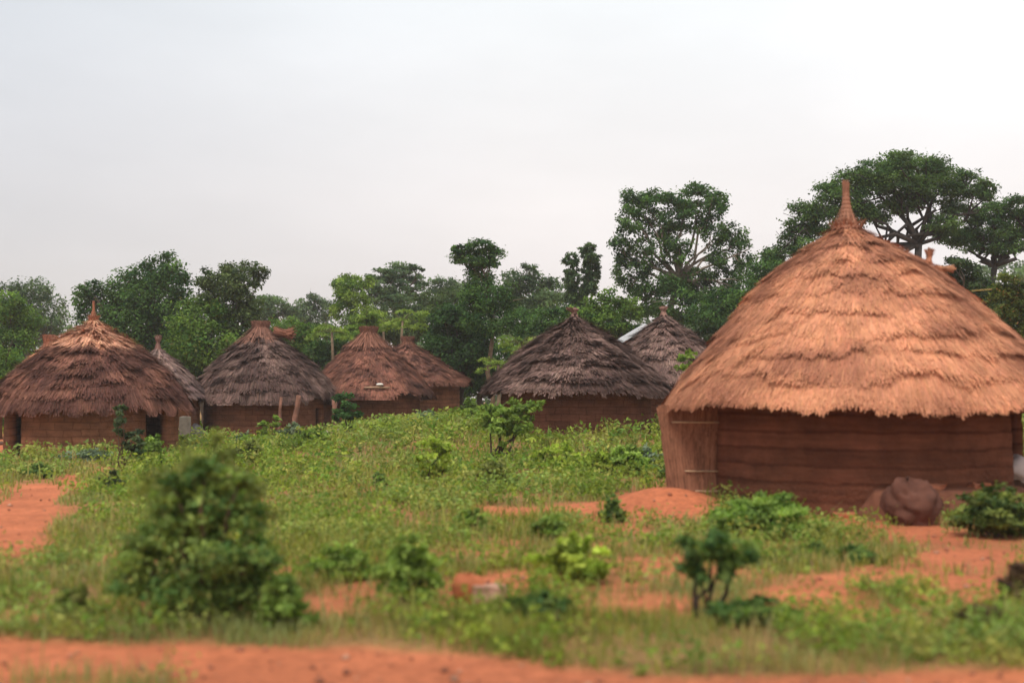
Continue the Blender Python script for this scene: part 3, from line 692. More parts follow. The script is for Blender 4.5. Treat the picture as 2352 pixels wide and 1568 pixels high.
# papaya plants: a bare stem with a head of drooping split leaves
def papaya(label, d, px, top, base, spread, seed, n=15, cols=GL):
    rng = np.random.default_rng(seed); p = at(px, top, d); g = gz1(p.x, d); k = d / F
    root = thing('papaya_plant', label, 'papaya', (p.x, d, g), 'papaya plants behind the huts'); O = (p.x, d, g)
    t = MB(); tube(t, bend((p.x + rng.uniform(-.2, .2), d, g - 0.1), p, rng, 5, 0.01), np.linspace(0.11, 0.06, 5), 8, (0.22, 0.155, 0.10)); t.build('trunk', M_BARK, root, O, True)
    m = MB(); s = spread * k
    for q in range(n):
        a = q * 2.4 + rng.uniform(-.3, .3); rr = s * rng.uniform(0.5, 1.0); z = rng.uniform(-0.25, 0.4) * s
        tip = np.array(p) + np.array((math.cos(a) * rr, math.sin(a) * rr, z))
        tube(m, np.array([np.array(p), (np.array(p) + tip) / 2 + (0, 0, 0.1 * s), tip]), [0.025, 0.02, 0.012], 5, (0.16, 0.17, 0.06), False)
        cc = np.asarray(cols[0]) + (np.asarray(cols[1]) - np.asarray(cols[0])) * rng.uniform(0.2, 1.1)
        nl = 34
        an = rng.uniform(-1.9, 1.9, nl) + a
        L = s * 0.36 * rng.uniform(0.3, 1, nl)
        po = tip + np.stack([np.cos(an) * L, np.sin(an) * L, -L * 0.45], -1)
        od = np.stack([np.cos(an), np.sin(an), -0.3 + 0 * an], -1)
        leaves(m, po, od, s * 0.22, rng, np.tile(cc, (nl, 1)) * rng.uniform(0.75, 1.2, (nl, 1)), 0.9, 0.4)
    m.build('leaf_crown', M_LEAF, root, O)
papaya('papaya with a pale bare stem between the propped hut and the rusty hut', 56, 762, 762, 840, 55, 201)
papaya('papaya with wide pale leaves above the two rusty huts', 62, 925, 735, 800, 62, 202, 18)
papaya('papaya beside the left slope of the wide shaggy hut, upper leaf head', 48, 1195, 790, 880, 56, 203, 18)
papaya('low papaya under the thin trunk of the stacked tree', 50, 1145, 838, 900, 48, 204, 14)
papaya('papaya with yellowish leaves right above the rusty hut bundle', 66, 880, 742, 800, 40, 205, 12)

# far-off wood on the skyline
rng = np.random.default_rng(77)
m = MB()
B = []
for px in np.arange(-500, 2900, 34):
    top = np.interp(px, [-500, 0, 300, 700, 1000, 1700, 2200, 2400, 2900], [735, 735, 745, 742, 715, 690, 610, 600, 600]) + rng.uniform(-14, 14)
    for q in range(3):
        d = rng.uniform(110, 170); y = top + q * 45; r_ = rng.uniform(22, 38)
        B.append((np.array(at(px + rng.uniform(-15, 15), y + r_, d)), np.array((r_ * 1.3, r_ * 1.2, r_ * 1.1)) * d / F))
    B.append((np.array(at(px, 900, 120)), np.array((40, 40, 55)) * 120 / F))
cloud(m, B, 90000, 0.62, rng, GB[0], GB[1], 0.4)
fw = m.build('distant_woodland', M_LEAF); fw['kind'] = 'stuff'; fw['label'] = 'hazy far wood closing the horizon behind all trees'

# ------------------------------------------------------------------ shrubs and saplings in the field
def shrub(label, px, base, wP, hP, cols, seed, n=1600, size=None, stem=(0.12, 0.08, 0.05), name='shrub', up=0.6, aspect=0.5, low=0.0, accent=None, nst=6, cat='shrub',
          group='shrubs in the field', tops=None, droop=0.0, subf=0.36, d=None):
    rng = np.random.default_rng(seed)
    g = ground_at(px, base) if d is None else Vector((at(px, base, d).x, d, 0))
    k = g.y / F; g.z = gz1(g.x, g.y)
    Wd, Ht = wP * k / 2, hP * k
    root = thing(name, label, cat, g, group)
    B = []
    nb = 9 if tops is None else len(tops)
    for q in range(nb):
        if tops is None:
            t = (q + 0.5) / nb
            z = Ht * (low + (1 - low) * (0.16 + 0.68 * t)); spread = Wd * (1.0 - 0.55 * max(0, t - 0.45) / 0.55)
            a = q * 2.4 + rng.uniform(-.4, .4); rr = spread * 0.55 * rng.uniform(0.5, 1)
            B.append((np.array((g.x + math.cos(a) * rr, g.y + math.sin(a) * rr * 0.8, g.z + z)), np.array((spread * 0.5, spread * 0.5, Ht * 0.2 * (1 - low * 0.5)))))
        else:
            x, y, r_ = tops[q]
            B.append((np.array((g.x + (x - px) * k, g.y + rng.uniform(-.5, .5) * r_ * k, g.z + (base - y) * k)), np.array((r_, r_, r_ * 0.75)) * k))
    s = MB()
    for c, r in B[: max(nst, 3)]:
        tube(s, bend((g.x + rng.normal(0, 0.03), g.y + rng.normal(0, 0.03), g.z - 0.05), c, rng, 5, 0.05), np.linspace(0.018 + Wd * 0.022, 0.006, 5), 6, stem)
    s.build('stems', M_BARK, root, g, True)
    m = MB(); cloud(m, B, n, size or max(0.045, 3.6 * k * 2.3), rng, np.array(cols[0]) * 1.22, np.array(cols[1]) * 1.22, subf, up, aspect, 0.35, droop, accent)
    m.build('foliage', M_LEAF, root, g)
    return root
DARKB = ((0.044, 0.095, 0.028), (0.155, 0.210, 0.052))
OLIVE = ((0.105, 0.130, 0.032), (0.230, 0.235, 0.065))
LIME = ((0.160, 0.220, 0.030), (0.360, 0.420, 0.065))
FRESH = ((0.095, 0.155, 0.032), (0.235, 0.310, 0.065))
GREY = ((0.085, 0.120, 0.075), (0.200, 0.240, 0.160))
DRY = ((0.070, 0.040, 0.026), (0.150, 0.085, 0.050))
shrub('big dark green bush with an olive top, at the left front', 462, 1428, 450, 395, ((0.055, 0.115, 0.030), (0.210, 0.265, 0.065)), 301, 11500, 0.06, nst=13, subf=0.42, tops=[(470, 1085, 48), (400, 1125, 44), (545, 1115, 44), (480, 1165, 72), (380, 1205, 60), (580, 1195, 54), (330, 1275, 62), (470, 1275, 84), (600, 1275, 62), (305, 1350, 48), (400, 1362, 74), (530, 1368, 76), (615, 1355, 52)], accent=((0.20, 0.20, 0.06), 0.06))
shrub('olive spray of twigs leaning over the top of the big dark bush', 470, 1395, 320, 385, OLIVE, 302, 9000, 0.045, low=0.45)
shrub('spreading weedy bush on the right flank of the big dark bush', 640, 1440, 170, 130, FRESH, 303, 2000, 0.065)
shrub('olive weedy clump left of the big dark bush', 165, 1420, 150, 80, OLIVE, 304, 1300, 0.06)
shrub('fresh green bush left of the broken block', 935, 1380, 190, 150, FRESH, 305, 2600, 0.075)
shrub('bright lime green bush in the middle of the field', 1310, 1338, 205, 108, LIME, 306, 3000, 0.075)
shrub('dark leaved sapling with a bare dark stem, front right of centre', 1615, 1425, 190, 210, DARKB, 307, 1500, 0.08, stem=(0.05, 0.035, 0.026), name='sapling', tops=[(1640, 1262, 55), (1690, 1285, 45), (1600, 1290, 40), (1660, 1310, 40), (1610, 1335, 26)], cat='sapling', group='saplings in the field')
shrub('wide bright green clump in front of the large hut wall', 1745, 1235, 290, 110, ((0.10, 0.17, 0.035), (0.23, 0.32, 0.065)), 308, 4600, 0.08)
shrub('green bush at the right edge below the hut door', 2292, 1232, 230, 125, ((0.045, 0.080, 0.024), (0.180, 0.200, 0.045)), 309, 4200, 0.08)
shrub('low dark tuft on the bare red earth, right of centre', 1965, 1296, 120, 42, DARKB, 310, 1000, 0.07)
shrub('low dark tuft beside the first tuft on the red earth', 1870, 1285, 80, 36, DARKB, 311, 700, 0.07)
shrub('dead brown shrub at the right edge, upper one', 2338, 1395, 110, 105, DRY, 312, 1200, 0.06)
shrub('dead brown shrub at the right edge, lower one', 2265, 1460, 150, 70, DRY, 313, 1300, 0.06)
shrub('small leaning tree with a dark stem in front of the wide shaggy hut', 1138, 1016, 165, 160, FRESH, 314, 2600, 0.12, stem=(0.06, 0.04, 0.03), name='small_tree', tops=[(1165, 890, 34), (1205, 905, 34), (1140, 925, 34), (1190, 930, 34), (1225, 885, 22), (1120, 900, 22), (1160, 950, 28)], cat='tree', group='saplings in the field', d=26)
shrub('yellow green bush on a dark stump stem left of the lime bush', 1008, 1118, 90, 118, LIME, 315, 1500, 0.10, stem=(0.05, 0.035, 0.025), tops=[(1000, 1025, 34), (1030, 1050, 30), (980, 1055, 26), (1010, 1075, 22), (975, 1100, 26), (1035, 1098, 24)])
shrub('thin dark dead plant standing by the red path', 258, 1138, 70, 66, ((0.030, 0.045, 0.025), (0.06, 0.075, 0.035)), 316, 420, 0.07, stem=(0.04, 0.03, 0.025), name='sapling', cat='sapling', group='saplings in the field')
shrub('tall slim plant standing before the domed hut wall', 275, 1030, 46, 178, ((0.030, 0.052, 0.024), (0.075, 0.100, 0.045)), 317, 900, 0.11, name='sapling', tops=[(270, 885, 16), (272, 910, 17), (274, 935, 14), (305, 950, 24), (310, 972, 22)], cat='sapling', group='saplings in the field', d=25)
shrub('bushy green weed clump before the right part of the domed hut wall', 340, 1035, 110, 80, FRESH, 318, 2200, 0.11, d=27)
shrub('sprig of bright leaves before the propped hut wall', 614, 1000, 50, 68, FRESH, 319, 700, 0.14, name='sapling', tops=[(632, 942, 14), (612, 955, 16), (600, 970, 14), (610, 985, 12)], cat='sapling', group='saplings in the field', d=36)
shrub('silvery grey green bush before the propped hut', 672, 1008, 78, 52, GREY, 320, 1100, 0.14, d=36)
shrub('silvery grey green bush left of the bright sprig', 562, 1000, 60, 38, GREY, 321, 800, 0.14, d=36)
shrub('dark leafy bush climbing between the propped hut and the rusty hut', 798, 962, 70, 95, ((0.02, 0.055, 0.018), (0.055, 0.11, 0.03)), 322, 1500, 0.16, tops=[(800, 880, 24), (785, 905, 20), (812, 905, 20), (795, 925, 26), (775, 915, 14)], d=40)
shrub('grassy green bush before the low rusty hut', 975, 985, 100, 42, GREY, 323, 1200, 0.15, d=38)
shrub('green bush growing at the foot of the low rusty hut wall', 1080, 960, 54, 60, FRESH, 324, 900, 0.17, d=46)
shrub('lime bush beside the small leaning tree', 1285, 1030, 150, 60, LIME, 325, 2000, 0.11, d=25)
shrub('lush green bush before the straw screen, left of the large hut', 1440, 1090, 150, 78, FRESH, 326, 2600, 0.10)
shrub('dark green bush touching the straw screen', 1548, 1103, 90, 44, DARKB, 327, 1200, 0.08)
shrub('lime leaved plant before the shaggy hut wall, right of the leaning tree', 1370, 1028, 110, 60, LIME, 328, 1500, 0.11, d=24)
shrub('pale green bush at the right foot of the wide shaggy hut', 1470, 1010, 130, 56, GREY, 329, 1700, 0.12, d=25)
shrub('olive bush in the field left of the lime columns', 1130, 1120, 170, 70, OLIVE, 330, 2400, 0.09)
shrub('low olive bush behind the big dark bush', 570, 1075, 120, 62, OLIVE, 331, 1800, 0.10)
shrub('low fresh bush in front of the propped hut field', 720, 1050, 120, 46, FRESH, 332, 1600, 0.11)
shrub('dark weed tuft in the field, left of the red path', 85, 1098, 80, 40, DARKB, 333, 900, 0.08)
shrub('pale weed patch in front of the domed hut', 200, 1062, 150, 36, GREY, 334, 1600, 0.09)
shrub('small dark weed tuft, centre of the field', 870, 1118, 54, 36, DARKB, 335, 600, 0.08)
shrub('dark tuft beside the small red patch of earth', 1405, 1200, 80, 66, DARKB, 336, 900, 0.07)
shrub('fresh weed tuft below the bare red patch', 1265, 1240, 110, 60, FRESH, 337, 1200, 0.07)
shrub('fresh weed tuft left of centre in the field', 1080, 1222, 110, 60, FRESH, 338, 1200, 0.07)
shrub('olive weed clump between the fresh bush and the big dark bush', 790, 1330, 170, 90, FRESH, 339, 1700, 0.07)
shrub('dark weed clump right of the broken block', 1240, 1425, 160, 70, DARKB, 340, 1500, 0.065)
shrub('green sprig by the edge of the large roof, before the sixth hut', 1585, 1000, 60, 190, FRESH, 341, 700, 0.10, name='sapling', tops=[(1575, 815, 20), (1590, 800, 16), (1565, 835, 18), (1585, 850, 16)], cat='sapling', group='saplings in the field', d=30)
shrub('dark green weed clump at the front right, under the sapling', 1730, 1440, 240, 60, DARKB, 342, 1800, 0.06)
shrub('yellowish tuft just under the big dark bush', 520, 1438, 90, 40, OLIVE, 343, 700, 0.05)

# ------------------------------------------------------------------ grass and low weeds (ground cover)
rng = np.random.default_rng(5)
def scatter(n, lo, hi, pw=1.0):
    u = rng.uniform(0, 1, n); y = lo * (hi / lo) ** (u ** pw)
    x = rng.uniform(-0.55, 0.55, n) * y * 1.04 + rng.normal(0, 0.3, n)
    return x, y
HUTS = [(h['cx'], h['cy'], h['Rw']) for h in (BIG, LEFT, SECOND, THIRD, FOURTH, FIFTH, SIXTH)]
def allowed(x, y, extra=0.1):
    ok = np.ones(len(x), bool)
    for a, b, r_ in HUTS: ok &= (x - a) ** 2 + (y - b) ** 2 > (r_ + extra) ** 2
    return ok
PAL = np.array([(0.170, 0.200, 0.042), (0.350, 0.320, 0.075), (0.150, 0.220, 0.055), (0.420, 0.310, 0.120), (0.270, 0.290, 0.105)])
def pal(x, y, n):
    f = fbm(x * 0.55, y * 0.55, 61) * 2.3 + fbm(x * 2.3 + 9, y * 2.3, 67) * 0.9 - 1.05
    f = np.clip(f + rng.normal(0, 0.1, n), 0, 0.999) * (len(PAL) - 1)
    i = np.floor(f).astype(int); t = (f - i)[:, None]
    return PAL[i] * (1 - t) + PAL[np.minimum(i + 1, len(PAL) - 1)] * t
n = 520000
x, y = scatter(n, 5.5, 62, 0.92)
px_, py_ = to_pix(x, y)
dens = (1 - bare(px_, py_, x, y)) * np.clip(0.18 + 1.7 * (fbm(x * 1.1, y * 1.1, 71) - 0.33), 0.04, 1)
ok = (rng.uniform(0, 1, n) < dens) & allowed(x, y)
x, y = x[ok], y[ok]; n = len(x)
hgt = (0.07 + 0.16 * rng.uniform(0, 1, n) ** 1.5 + 0.14 * np.clip(fbm(x * 0.7, y * 0.7, 73) - 0.4, 0, 1)) * np.interp(y, [5, 8, 14, 30], [0.6, 0.75, 0.75, 0.9])
wd = np.maximum(0.006, y * 0.0011) * rng.uniform(0.6, 1.5, n)
a = rng.uniform(0, 2 * np.pi, n); hgt = np.where((fbm(x * 1.7, y * 1.7, 79) > 0.56) & (rng.uniform(0, 1, n) < 0.10), hgt * rng.uniform(1.6, 2.8, n), hgt); ln = rng.uniform(0.15, 0.75, n) * hgt
z = gz(x, y)
p0 = np.stack([x, y, z - 0.02], -1); dr = np.stack([np.cos(a), np.sin(a), 0 * a], -1); sd2 = np.stack([-np.sin(a), np.cos(a), 0 * a], -1) * wd[:, None] / 2
pm = p0 + dr * (ln * 0.35)[:, None]; pm[:, 2] += hgt * 0.62
pt = p0 + dr * ln[:, None]; pt[:, 2] += hgt
V = np.stack([p0 - sd2, p0 + sd2, pm + sd2 * 0.8, pm - sd2 * 0.8, pt], 1).reshape(-1, 3)
b = np.arange(n)[:, None] * 5
cc = pal(x, y, n) * rng.uniform(0.7, 1.3, n)[:, None]
dry = rng.uniform(0, 1, n) < 0.05
cc[dry] = np.array((0.36, 0.25, 0.13)) * rng.uniform(0.7, 1.1, dry.sum())[:, None]
mb = MB(); mb.add(V, b + np.array([0, 1, 2, 3]), b + np.array([3, 2, 4]), np.repeat(cc, 5, 0))
go = mb.build('grass', M_GRASS); go['kind'] = 'stuff'; go['label'] = 'short green and dry grass over the red earth field'
# broad-leaved weeds
n = 52000
x, y = scatter(n, 6, 60, 0.8)
px_, py_ = to_pix(x, y)
dens = (1 - bare(px_, py_, x, y)) * np.clip(2.8 * (fbm(x * 0.9 + 3, y * 0.9, 81) - 0.40), 0.02, 1) * np.interp(y, [6, 10, 16, 24], [0.5, 0.7, 1, 1])
ok = (rng.uniform(0, 1, n) < dens) & allowed(x, y, 0.25)
x, y = x[ok], y[ok]; n = len(x); z = gz(x, y)
hgt = rng.uniform(0.08, 0.32, n) * np.interp(y, [6, 12, 20, 34], [0.75, 0.95, 1.35, 1.9]); L = 15
X_ = np.repeat(x, L); Y_ = np.repeat(y, L); Hh = np.repeat(hgt, L)
t = rng.uniform(0.15, 1, n * L); a = rng.uniform(0, 2 * np.pi, n * L); rr = Hh * rng.uniform(0.1, 0.75, n * L) * np.sqrt(t)
P = np.stack([X_ + np.cos(a) * rr, Y_ + np.sin(a) * rr, np.repeat(z, L) + Hh * t], -1)
od = np.stack([np.cos(a), np.sin(a), 0.3 + 0 * a], -1)
base = pal(x + 40, y - 13, n) * np.array((0.86, 1.08, 0.72)) * rng.uniform(0.65, 1.35, n)[:, None]
cc = np.repeat(base, L, 0) * rng.uniform(0.75, 1.25, n * L)[:, None]
mb = MB(); leaves(mb, P, od, np.maximum(0.05, 0.0042 * Y_), rng, cc, 0.7, 0.5)
wo = mb.build('low_weeds', M_LEAF); wo['kind'] = 'stuff'; wo['label'] = 'leafy low weeds scattered over the field'

# pebbles and clods on the bare soil
rng = np.random.default_rng(15)
x, y = scatter(6500, 5.5, 26, 0.9); px_, py_ = to_pix(x, y)
ok = (rng.uniform(0, 1, len(x)) < bare(px_, py_, x, y) ** 2) & allowed(x, y, 0.2); x, y = x[ok], y[ok]; n = len(x); z = gz(x, y)
r_ = 0.006 + 0.032 * rng.uniform(0, 1, n) ** 6
oct_ = np.array([(1, 0, 0), (0, 1, 0), (-1, 0, 0), (0, -1, 0), (0, 0, 0.8), (0, 0, -0.8)]); V = oct_[None] * r_[:, None, None] * rng.uniform(0.6, 1.4, (n, 6, 1))
a = rng.uniform(0, 6.28, n)[:, None]; V = np.stack([V[..., 0] * np.cos(a) - V[..., 1] * np.sin(a) + x[:, None], V[..., 0] * np.sin(a) + V[..., 1] * np.cos(a) + y[:, None], V[..., 2] + z[:, None] + r_[:, None] * 0.3], -1)
tri = np.array([(0, 1, 4), (1, 2, 4), (2, 3, 4), (3, 0, 4), (1, 0, 5), (2, 1, 5), (3, 2, 5), (0, 3, 5)]); b = np.arange(n)[:, None, None] * 6
cc = np.where(rng.uniform(0, 1, (n, 1)) < 0.3, np.array((0.42, 0.22, 0.14)), np.array((0.34, 0.13, 0.075))) * rng.uniform(0.6, 1.2, (n, 1))
mb = MB(); mb.add(V.reshape(-1, 3), None, (tri[None] + b).reshape(-1, 3), np.repeat(cc, 6, 0))
po = mb.build('pebbles', M_STONE, None, (0, 0, 0), True); po['kind'] = 'stuff'; po['label'] = 'small reddish pebbles and clods on the bare soil'

# ------------------------------------------------------------------ small things
rng = np.random.default_rng(9)
# mud ledge round the right front of the large hut
mb = MB(); cx, cy, Rw = BIG['cx'], BIG['cy'], BIG['Rw']
th = np.linspace(R(250), R(318), 60); prof_ = [(Rw - 0.05, 0.40), (Rw + 0.16, 0.39), (Rw + 0.27, 0.33), (Rw + 0.33, 0.12), (Rw + 0.42, -0.12)]
V = []
for j, (r_, z_) in enumerate(prof_):
    fade = np.clip(np.minimum(th - th[0], th[-1] - th) / 0.12, 0.05, 1)
    rj = Rw - 0.05 + (r_ - Rw + 0.05) * (0.5 + 0.5 * fade) + 0.07 * (fbm(th * 9, 0 * th + j, 4) - 0.5)
    V.append(np.stack([cx + rj * np.cos(th), cy + rj * np.sin(th), BIG['g0'] + z_ * fade + (0.04 * (fbm(th * 14, 0 * th + j, 8) - 0.5))], -1))
V = np.stack(V).reshape(-1, 3); i = np.arange(len(prof_) - 1)[:, None] * 60; k = np.arange(59)[None]
mb.add(V, np.stack([i + k, i + 60 + k, i + 60 + k + 1, i + k + 1], -1).reshape(-1, 4), None, (0.175, 0.068, 0.040))
mb.build('ledge', M_EARTH, BIG['root'], BIG['O'], True)
for q, (px, lab) in enumerate([(1985, 'orange mud brick lying on the ledge of the large hut, left of the pair'), (2095, 'orange mud brick lying on the ledge of the large hut, right of the pair')]):
    a = R(270) + math.asin((px - 1945) * 15.4 / F / Rw) * 1.0
    p = (cx + (Rw + 0.09) * math.cos(a), cy + (Rw + 0.09) * math.sin(a), BIG['g0'] + 0.42)
    mb = MB(); block(mb, p, (0.24, 0.13, 0.07), a + 1.5, rng, (0.36, 0.13, 0.07), 0.03)
    tag(mb.build('mud_brick', M_EARTH, None, p), lab, 'brick', 'loose mud bricks')
g = ground_at(1940, 1190); g.z = gz1(g.x, g.y) + 0.04
mb = MB(); block(mb, g, (0.30, 0.16, 0.10), 0.2, rng, (0.46, 0.165, 0.08)); tag(mb.build('mud_brick', M_EARTH, None, g), 'orange mud brick on the ground before the large hut', 'brick', 'loose mud bricks')
g = ground_at(2088, 1203); g.z = gz1(g.x, g.y)
mb = MB(); rock(mb, (g.x, g.y, g.z + 0.24), (0.33, 0.30, 0.30), rng, (0.12, 0.05, 0.034), 40, 28, 0.34); tag(mb.build('earth_lump', M_EARTH, None, g, True), 'big dark red brown earth lump before the large hut', 'earth lump')
# broken block in the field
g = ground_at(1075, 1385); g.z = gz1(g.x, g.y)
mb = MB(); rock(mb, (g.x, g.y, g.z + 0.10), (0.15, 0.12, 0.14), rng, (0.40, 0.125, 0.055), 18, 12, 0.25); tag(mb.build('earth_clod', M_EARTH, None, g, True), 'red orange earth clod left of the pale block in the field', 'earth clod')
g = ground_at(1122, 1388); g.z = gz1(g.x, g.y) + 0.08
mb = MB(); block(mb, g, (0.27, 0.18, 0.14), 0.25, rng, (0.43, 0.24, 0.17)); tag(mb.build('broken_block', M_EARTH, None, g), 'pale pinkish broken block lying in the weeds', 'block')
# between the domed hut and the propped hut
p = at(449, 995, 42.6); p.z = gz1(p.x, 42.6)
mb = MB(); rock(mb, (p.x, p.y, p.z + 0.28), (0.36, 0.26, 0.36), rng, (0.17, 0.155, 0.15), 20, 14, 0.12); tag(mb.build('boulder', M_STONE, None, p, True), 'grey rounded boulder between the domed hut and the propped hut', 'boulder')
p = at(425, 990, 39); p.z = gz1(p.x, 39)
mb = MB(); block(mb, (p.x, p.y, p.z + 0.5), (0.40, 0.06, 1.0), 0.0, rng, (0.17, 0.145, 0.115)); tag(mb.build('wooden_board', M_BARK, None, p), 'grey upright board leaning between two huts', 'board')
# stones on the terrace at the far left
for px, py, s, lab in [(22, 1028, 0.15, 'dark stone on the red earth terrace at the far left, nearer one'), (48, 1018, 0.2, 'dark brown clod against the left foot of the domed hut'), (4, 1022, 0.13, 'dark stone at the very left edge of the red terrace')]:
    g = ground_at(px, py + 4); g.z = gz1(g.x, g.y)
    mb = MB(); rock(mb, (g.x, g.y, g.z + s * 0.3), (s, s * 0.8, s * 0.55), rng, (0.12, 0.06, 0.045), 14, 10, 0.2); tag(mb.build('stone', M_STONE, None, g, True), lab, 'stone', 'stones on the red terrace')
# props of the second hut
for px0, py0, px1, py1, lab in [(672, 985, 686, 908, 'slanting reddish wooden prop before the propped hut, thick one'), (640, 985, 646, 912, 'thin wooden prop left of the thick slanting prop'), (772, 985, 768, 918, 'pale upright post at the right end of the propped hut')]:
    d = 42.1; p0 = np.array(at(px0, py0, d)); p0[2] = gz1(p0[0], d) - 0.05; p1 = np.array(at(px1, py1, d))
    mb = MB(); tube(mb, bend(p0, p1, rng, 5, 0.015), np.linspace(0.11, 0.09, 5) * (1 if px0 != 640 else 0.6), 9, (0.22, 0.105, 0.072))
    tag(mb.build('wooden_prop', M_BARK, None, p0, True), lab, 'prop', 'wooden props of the propped hut')
p = at(768, 975, 40); p.z = gz1(p.x, 40)
mb = MB(); rock(mb, (p.x, p.y, p.z + 0.14), (0.42, 0.25, 0.18), rng, (0.34, 0.27, 0.22), 18, 12, 0.15); tag(mb.build('boulder', M_STONE, None, p, True), 'pale grey flat boulder at the door of the propped hut', 'boulder')
p = at(870, 962, 44); p.z = gz1(p.x, 44)
mb = MB(); tube(mb, bend((p.x - 0.45, p.y, p.z + 0.18), (p.x + 0.4, p.y + 0.1, p.z + 0.22), rng, 5, 0.03), [0.12, 0.16, 0.15, 0.14, 0.1], 9, (0.06, 0.04, 0.03)); tag(mb.build('log', M_BARK, None, p, True), 'dark log lying before the rusty brown hut', 'log')
# plank and white bundle on the third roof
a0 = R(270) + 0.30; s_ = THIRD['SL'] * 0.93; q0 = THIRD['surf'](np.array([s_]), np.array([a0 - 0.26]), 0.16)[0]; q1 = THIRD['surf'](np.array([s_]), np.array([a0 + 0.12]), 0.16)[0]
mb = MB(); tube(mb, [q0, (q0 + q1) / 2 + (0, -0.05, 0.01), q1], [0.045, 0.05, 0.04], 7, (0.36, 0.22, 0.14)); tag(mb.build('pole', M_BARK, None, q0, True), 'pale pole lying on the eave of the rusty brown hut', 'pole')
qc = THIRD['surf'](np.array([s_ - 0.12]), np.array([a0 - 0.03]), 0.2)[0]
mb = MB(); rock(mb, qc, (0.15, 0.12, 0.06), rng, (0.72, 0.66, 0.58), 16, 10, 0.12); tag(mb.build('cloth_bundle', M_CLOTH, None, qc, True), 'small white bundle on the roof of the rusty brown hut', 'bundle')
# thatch bundles
def straw_bundle(label, p, L, r_, dirv, col, seed):
    rg = np.random.default_rng(seed); mb = MB(); dv = np.asarray(dirv, float); dv /= np.linalg.norm(dv)
    n = 900 if seed == 1 else 380; a = rg.uniform(0, 6.28, n); q = np.sqrt(rg.uniform(0, 1, n)); up_ = np.cross(dv, (0, 1, 0)); up_ /= np.linalg.norm(up_); s2 = np.cross(dv, up_)
    t0 = rg.uniform(-0.5, 0.1, n); t1 = t0 + rg.uniform(0.3, 0.6, n)
    def P_(t):
        rad = r_ * q * (0.5 + 2.2 * np.abs(t) ** 1.5) * rg.uniform(0.5, 1.6, n)
        return np.asarray(p) + dv * (t * L)[:, None] + up_ * (rad * np.cos(a))[:, None] + s2 * (rad * np.sin(a))[:, None]
    A_, B_ = P_(t0), P_(t1); w_ = (s2 * np.cos(a)[:, None] - up_ * np.sin(a)[:, None]) * 0.014
    mb.add(np.stack([A_ - w_, A_ + w_, B_ + w_, B_ - w_], 1).reshape(-1, 3), np.arange(n * 4).reshape(-1, 4), None, np.repeat(np.asarray(col) * rg.uniform(0.6, 1.25, n)[:, None], 4, 0))
    if seed == 1: tube(mb, [np.asarray(p) - dv * L * 0.42, np.asarray(p), np.asarray(p) + dv * L * 0.42], [r_ * 0.3, r_ * 0.3, r_ * 0.3], 9, np.asarray(col) * 0.7)
    return tag(mb.build('straw_bundle', M_THATCH, None, p), label, 'straw bundle', 'bundles of dry straw on roofs')
straw_bundle('reddish straw bundle lying on the right shoulder of the propped hut roof', at(650, 766, 45.2), 0.75, 0.20, (1, 0, -0.1), (0.30, 0.125, 0.08), 1)
straw_bundle('upright straw bundle on the right slope of the large tan roof', at(2134, 592, 18.0), 0.24, 0.05, (0.1, 0, 1), (0.42, 0.20, 0.12), 2)
straw_bundle('flat straw bundle jutting out sideways from the large tan roof', at(2166, 616, 18.0), 0.28, 0.045, (1, 0, -0.05), (0.42, 0.21, 0.12), 3)
for x0, y0, x1, y1, lab in [(2232, 668, 2279, 664, 'thin yellowish stick poking out of the large roof near the right edge')]:
    p0 = at(x0, y0, 18.0); mb = MB(); tube(mb, [p0, at(x1, y1, 18.0)], [0.009, 0.006], 6, (0.5, 0.38, 0.14)); tag(mb.build('stick', M_BARK, None, p0, True), lab, 'stick')
# straw screen left of the large hut
d0 = 17.75; b0 = at(1562, 1100, d0); b0.z = gz1(b0.x, d0)
root = thing('straw_screen', 'worn straw screen tied with sticks under the left eave of the large hut', 'screen', b0)
mb = MB(); rg = np.random.default_rng(31); n = 2600
u = rg.uniform(0, 1, n); z0 = rg.uniform(0, 0.9, n); z1 = np.minimum(z0 + rg.uniform(0.3, 0.6, n), 1.0 + rg.uniform(-0.03, 0.05, n))
def scr(u_, z_):
    ax_ = 1520 + u_ * 120 + 14 * (1 - z_) * (1 - u_) + 4 * np.sin(z_ * 5 + u_ * 3)
    X_ = (ax_ - PW / 2) * d0 / F; return np.stack([X_, d0 - 0.10 * np.sin(u_ * np.pi) - 0.25 * (u_ - 0.5) + 0 * z_ + rg.uniform(-.02, .02, len(u_)), b0.z - 0.1 + z_ * 1.44], -1)
A_ = scr(u, z0); B_ = scr(u + rg.normal(0, 0.02, n), z1); w_ = np.array((0.016, 0.004, 0))
mb.add(np.stack([A_ - w_, A_ + w_, B_ + w_ * 0.6, B_ - w_ * 0.6], 1).reshape(-1, 3), np.arange(n * 4).reshape(-1, 4), None, np.repeat(np.array((0.34, 0.155, 0.092)) * rg.uniform(0.6, 1.3, n)[:, None], 4, 0))
uu = np.linspace(0, 1, 13); zz = np.linspace(0, 1, 9); UU, ZZ = np.meshgrid(uu, zz)
i = np.arange(8)[:, None] * 13; k = np.arange(12)[None]
mb.add(scr(UU.ravel(), ZZ.ravel()) + (0, 0.03, 0), np.stack([i + k, i + k + 1, i + 13 + k + 1, i + 13 + k], -1).reshape(-1, 4), None, (0.27, 0.125, 0.075))
mb.build('straw_panel', M_THATCH, root, b0)
for zf, ul in ((0.86, 0.3), (0.34, 0.45), (0.13, 0.62)):
    us = np.linspace(ul - 0.1, 1.06, 6); mb = MB(); tube(mb, scr(us, np.full(6, zf)) + (0, -0.05, 0), np.linspace(0.010, 0.013, 6), 6, (0.62, 0.44, 0.27)); mb.build('stick', M_BARK, root, b0, True)
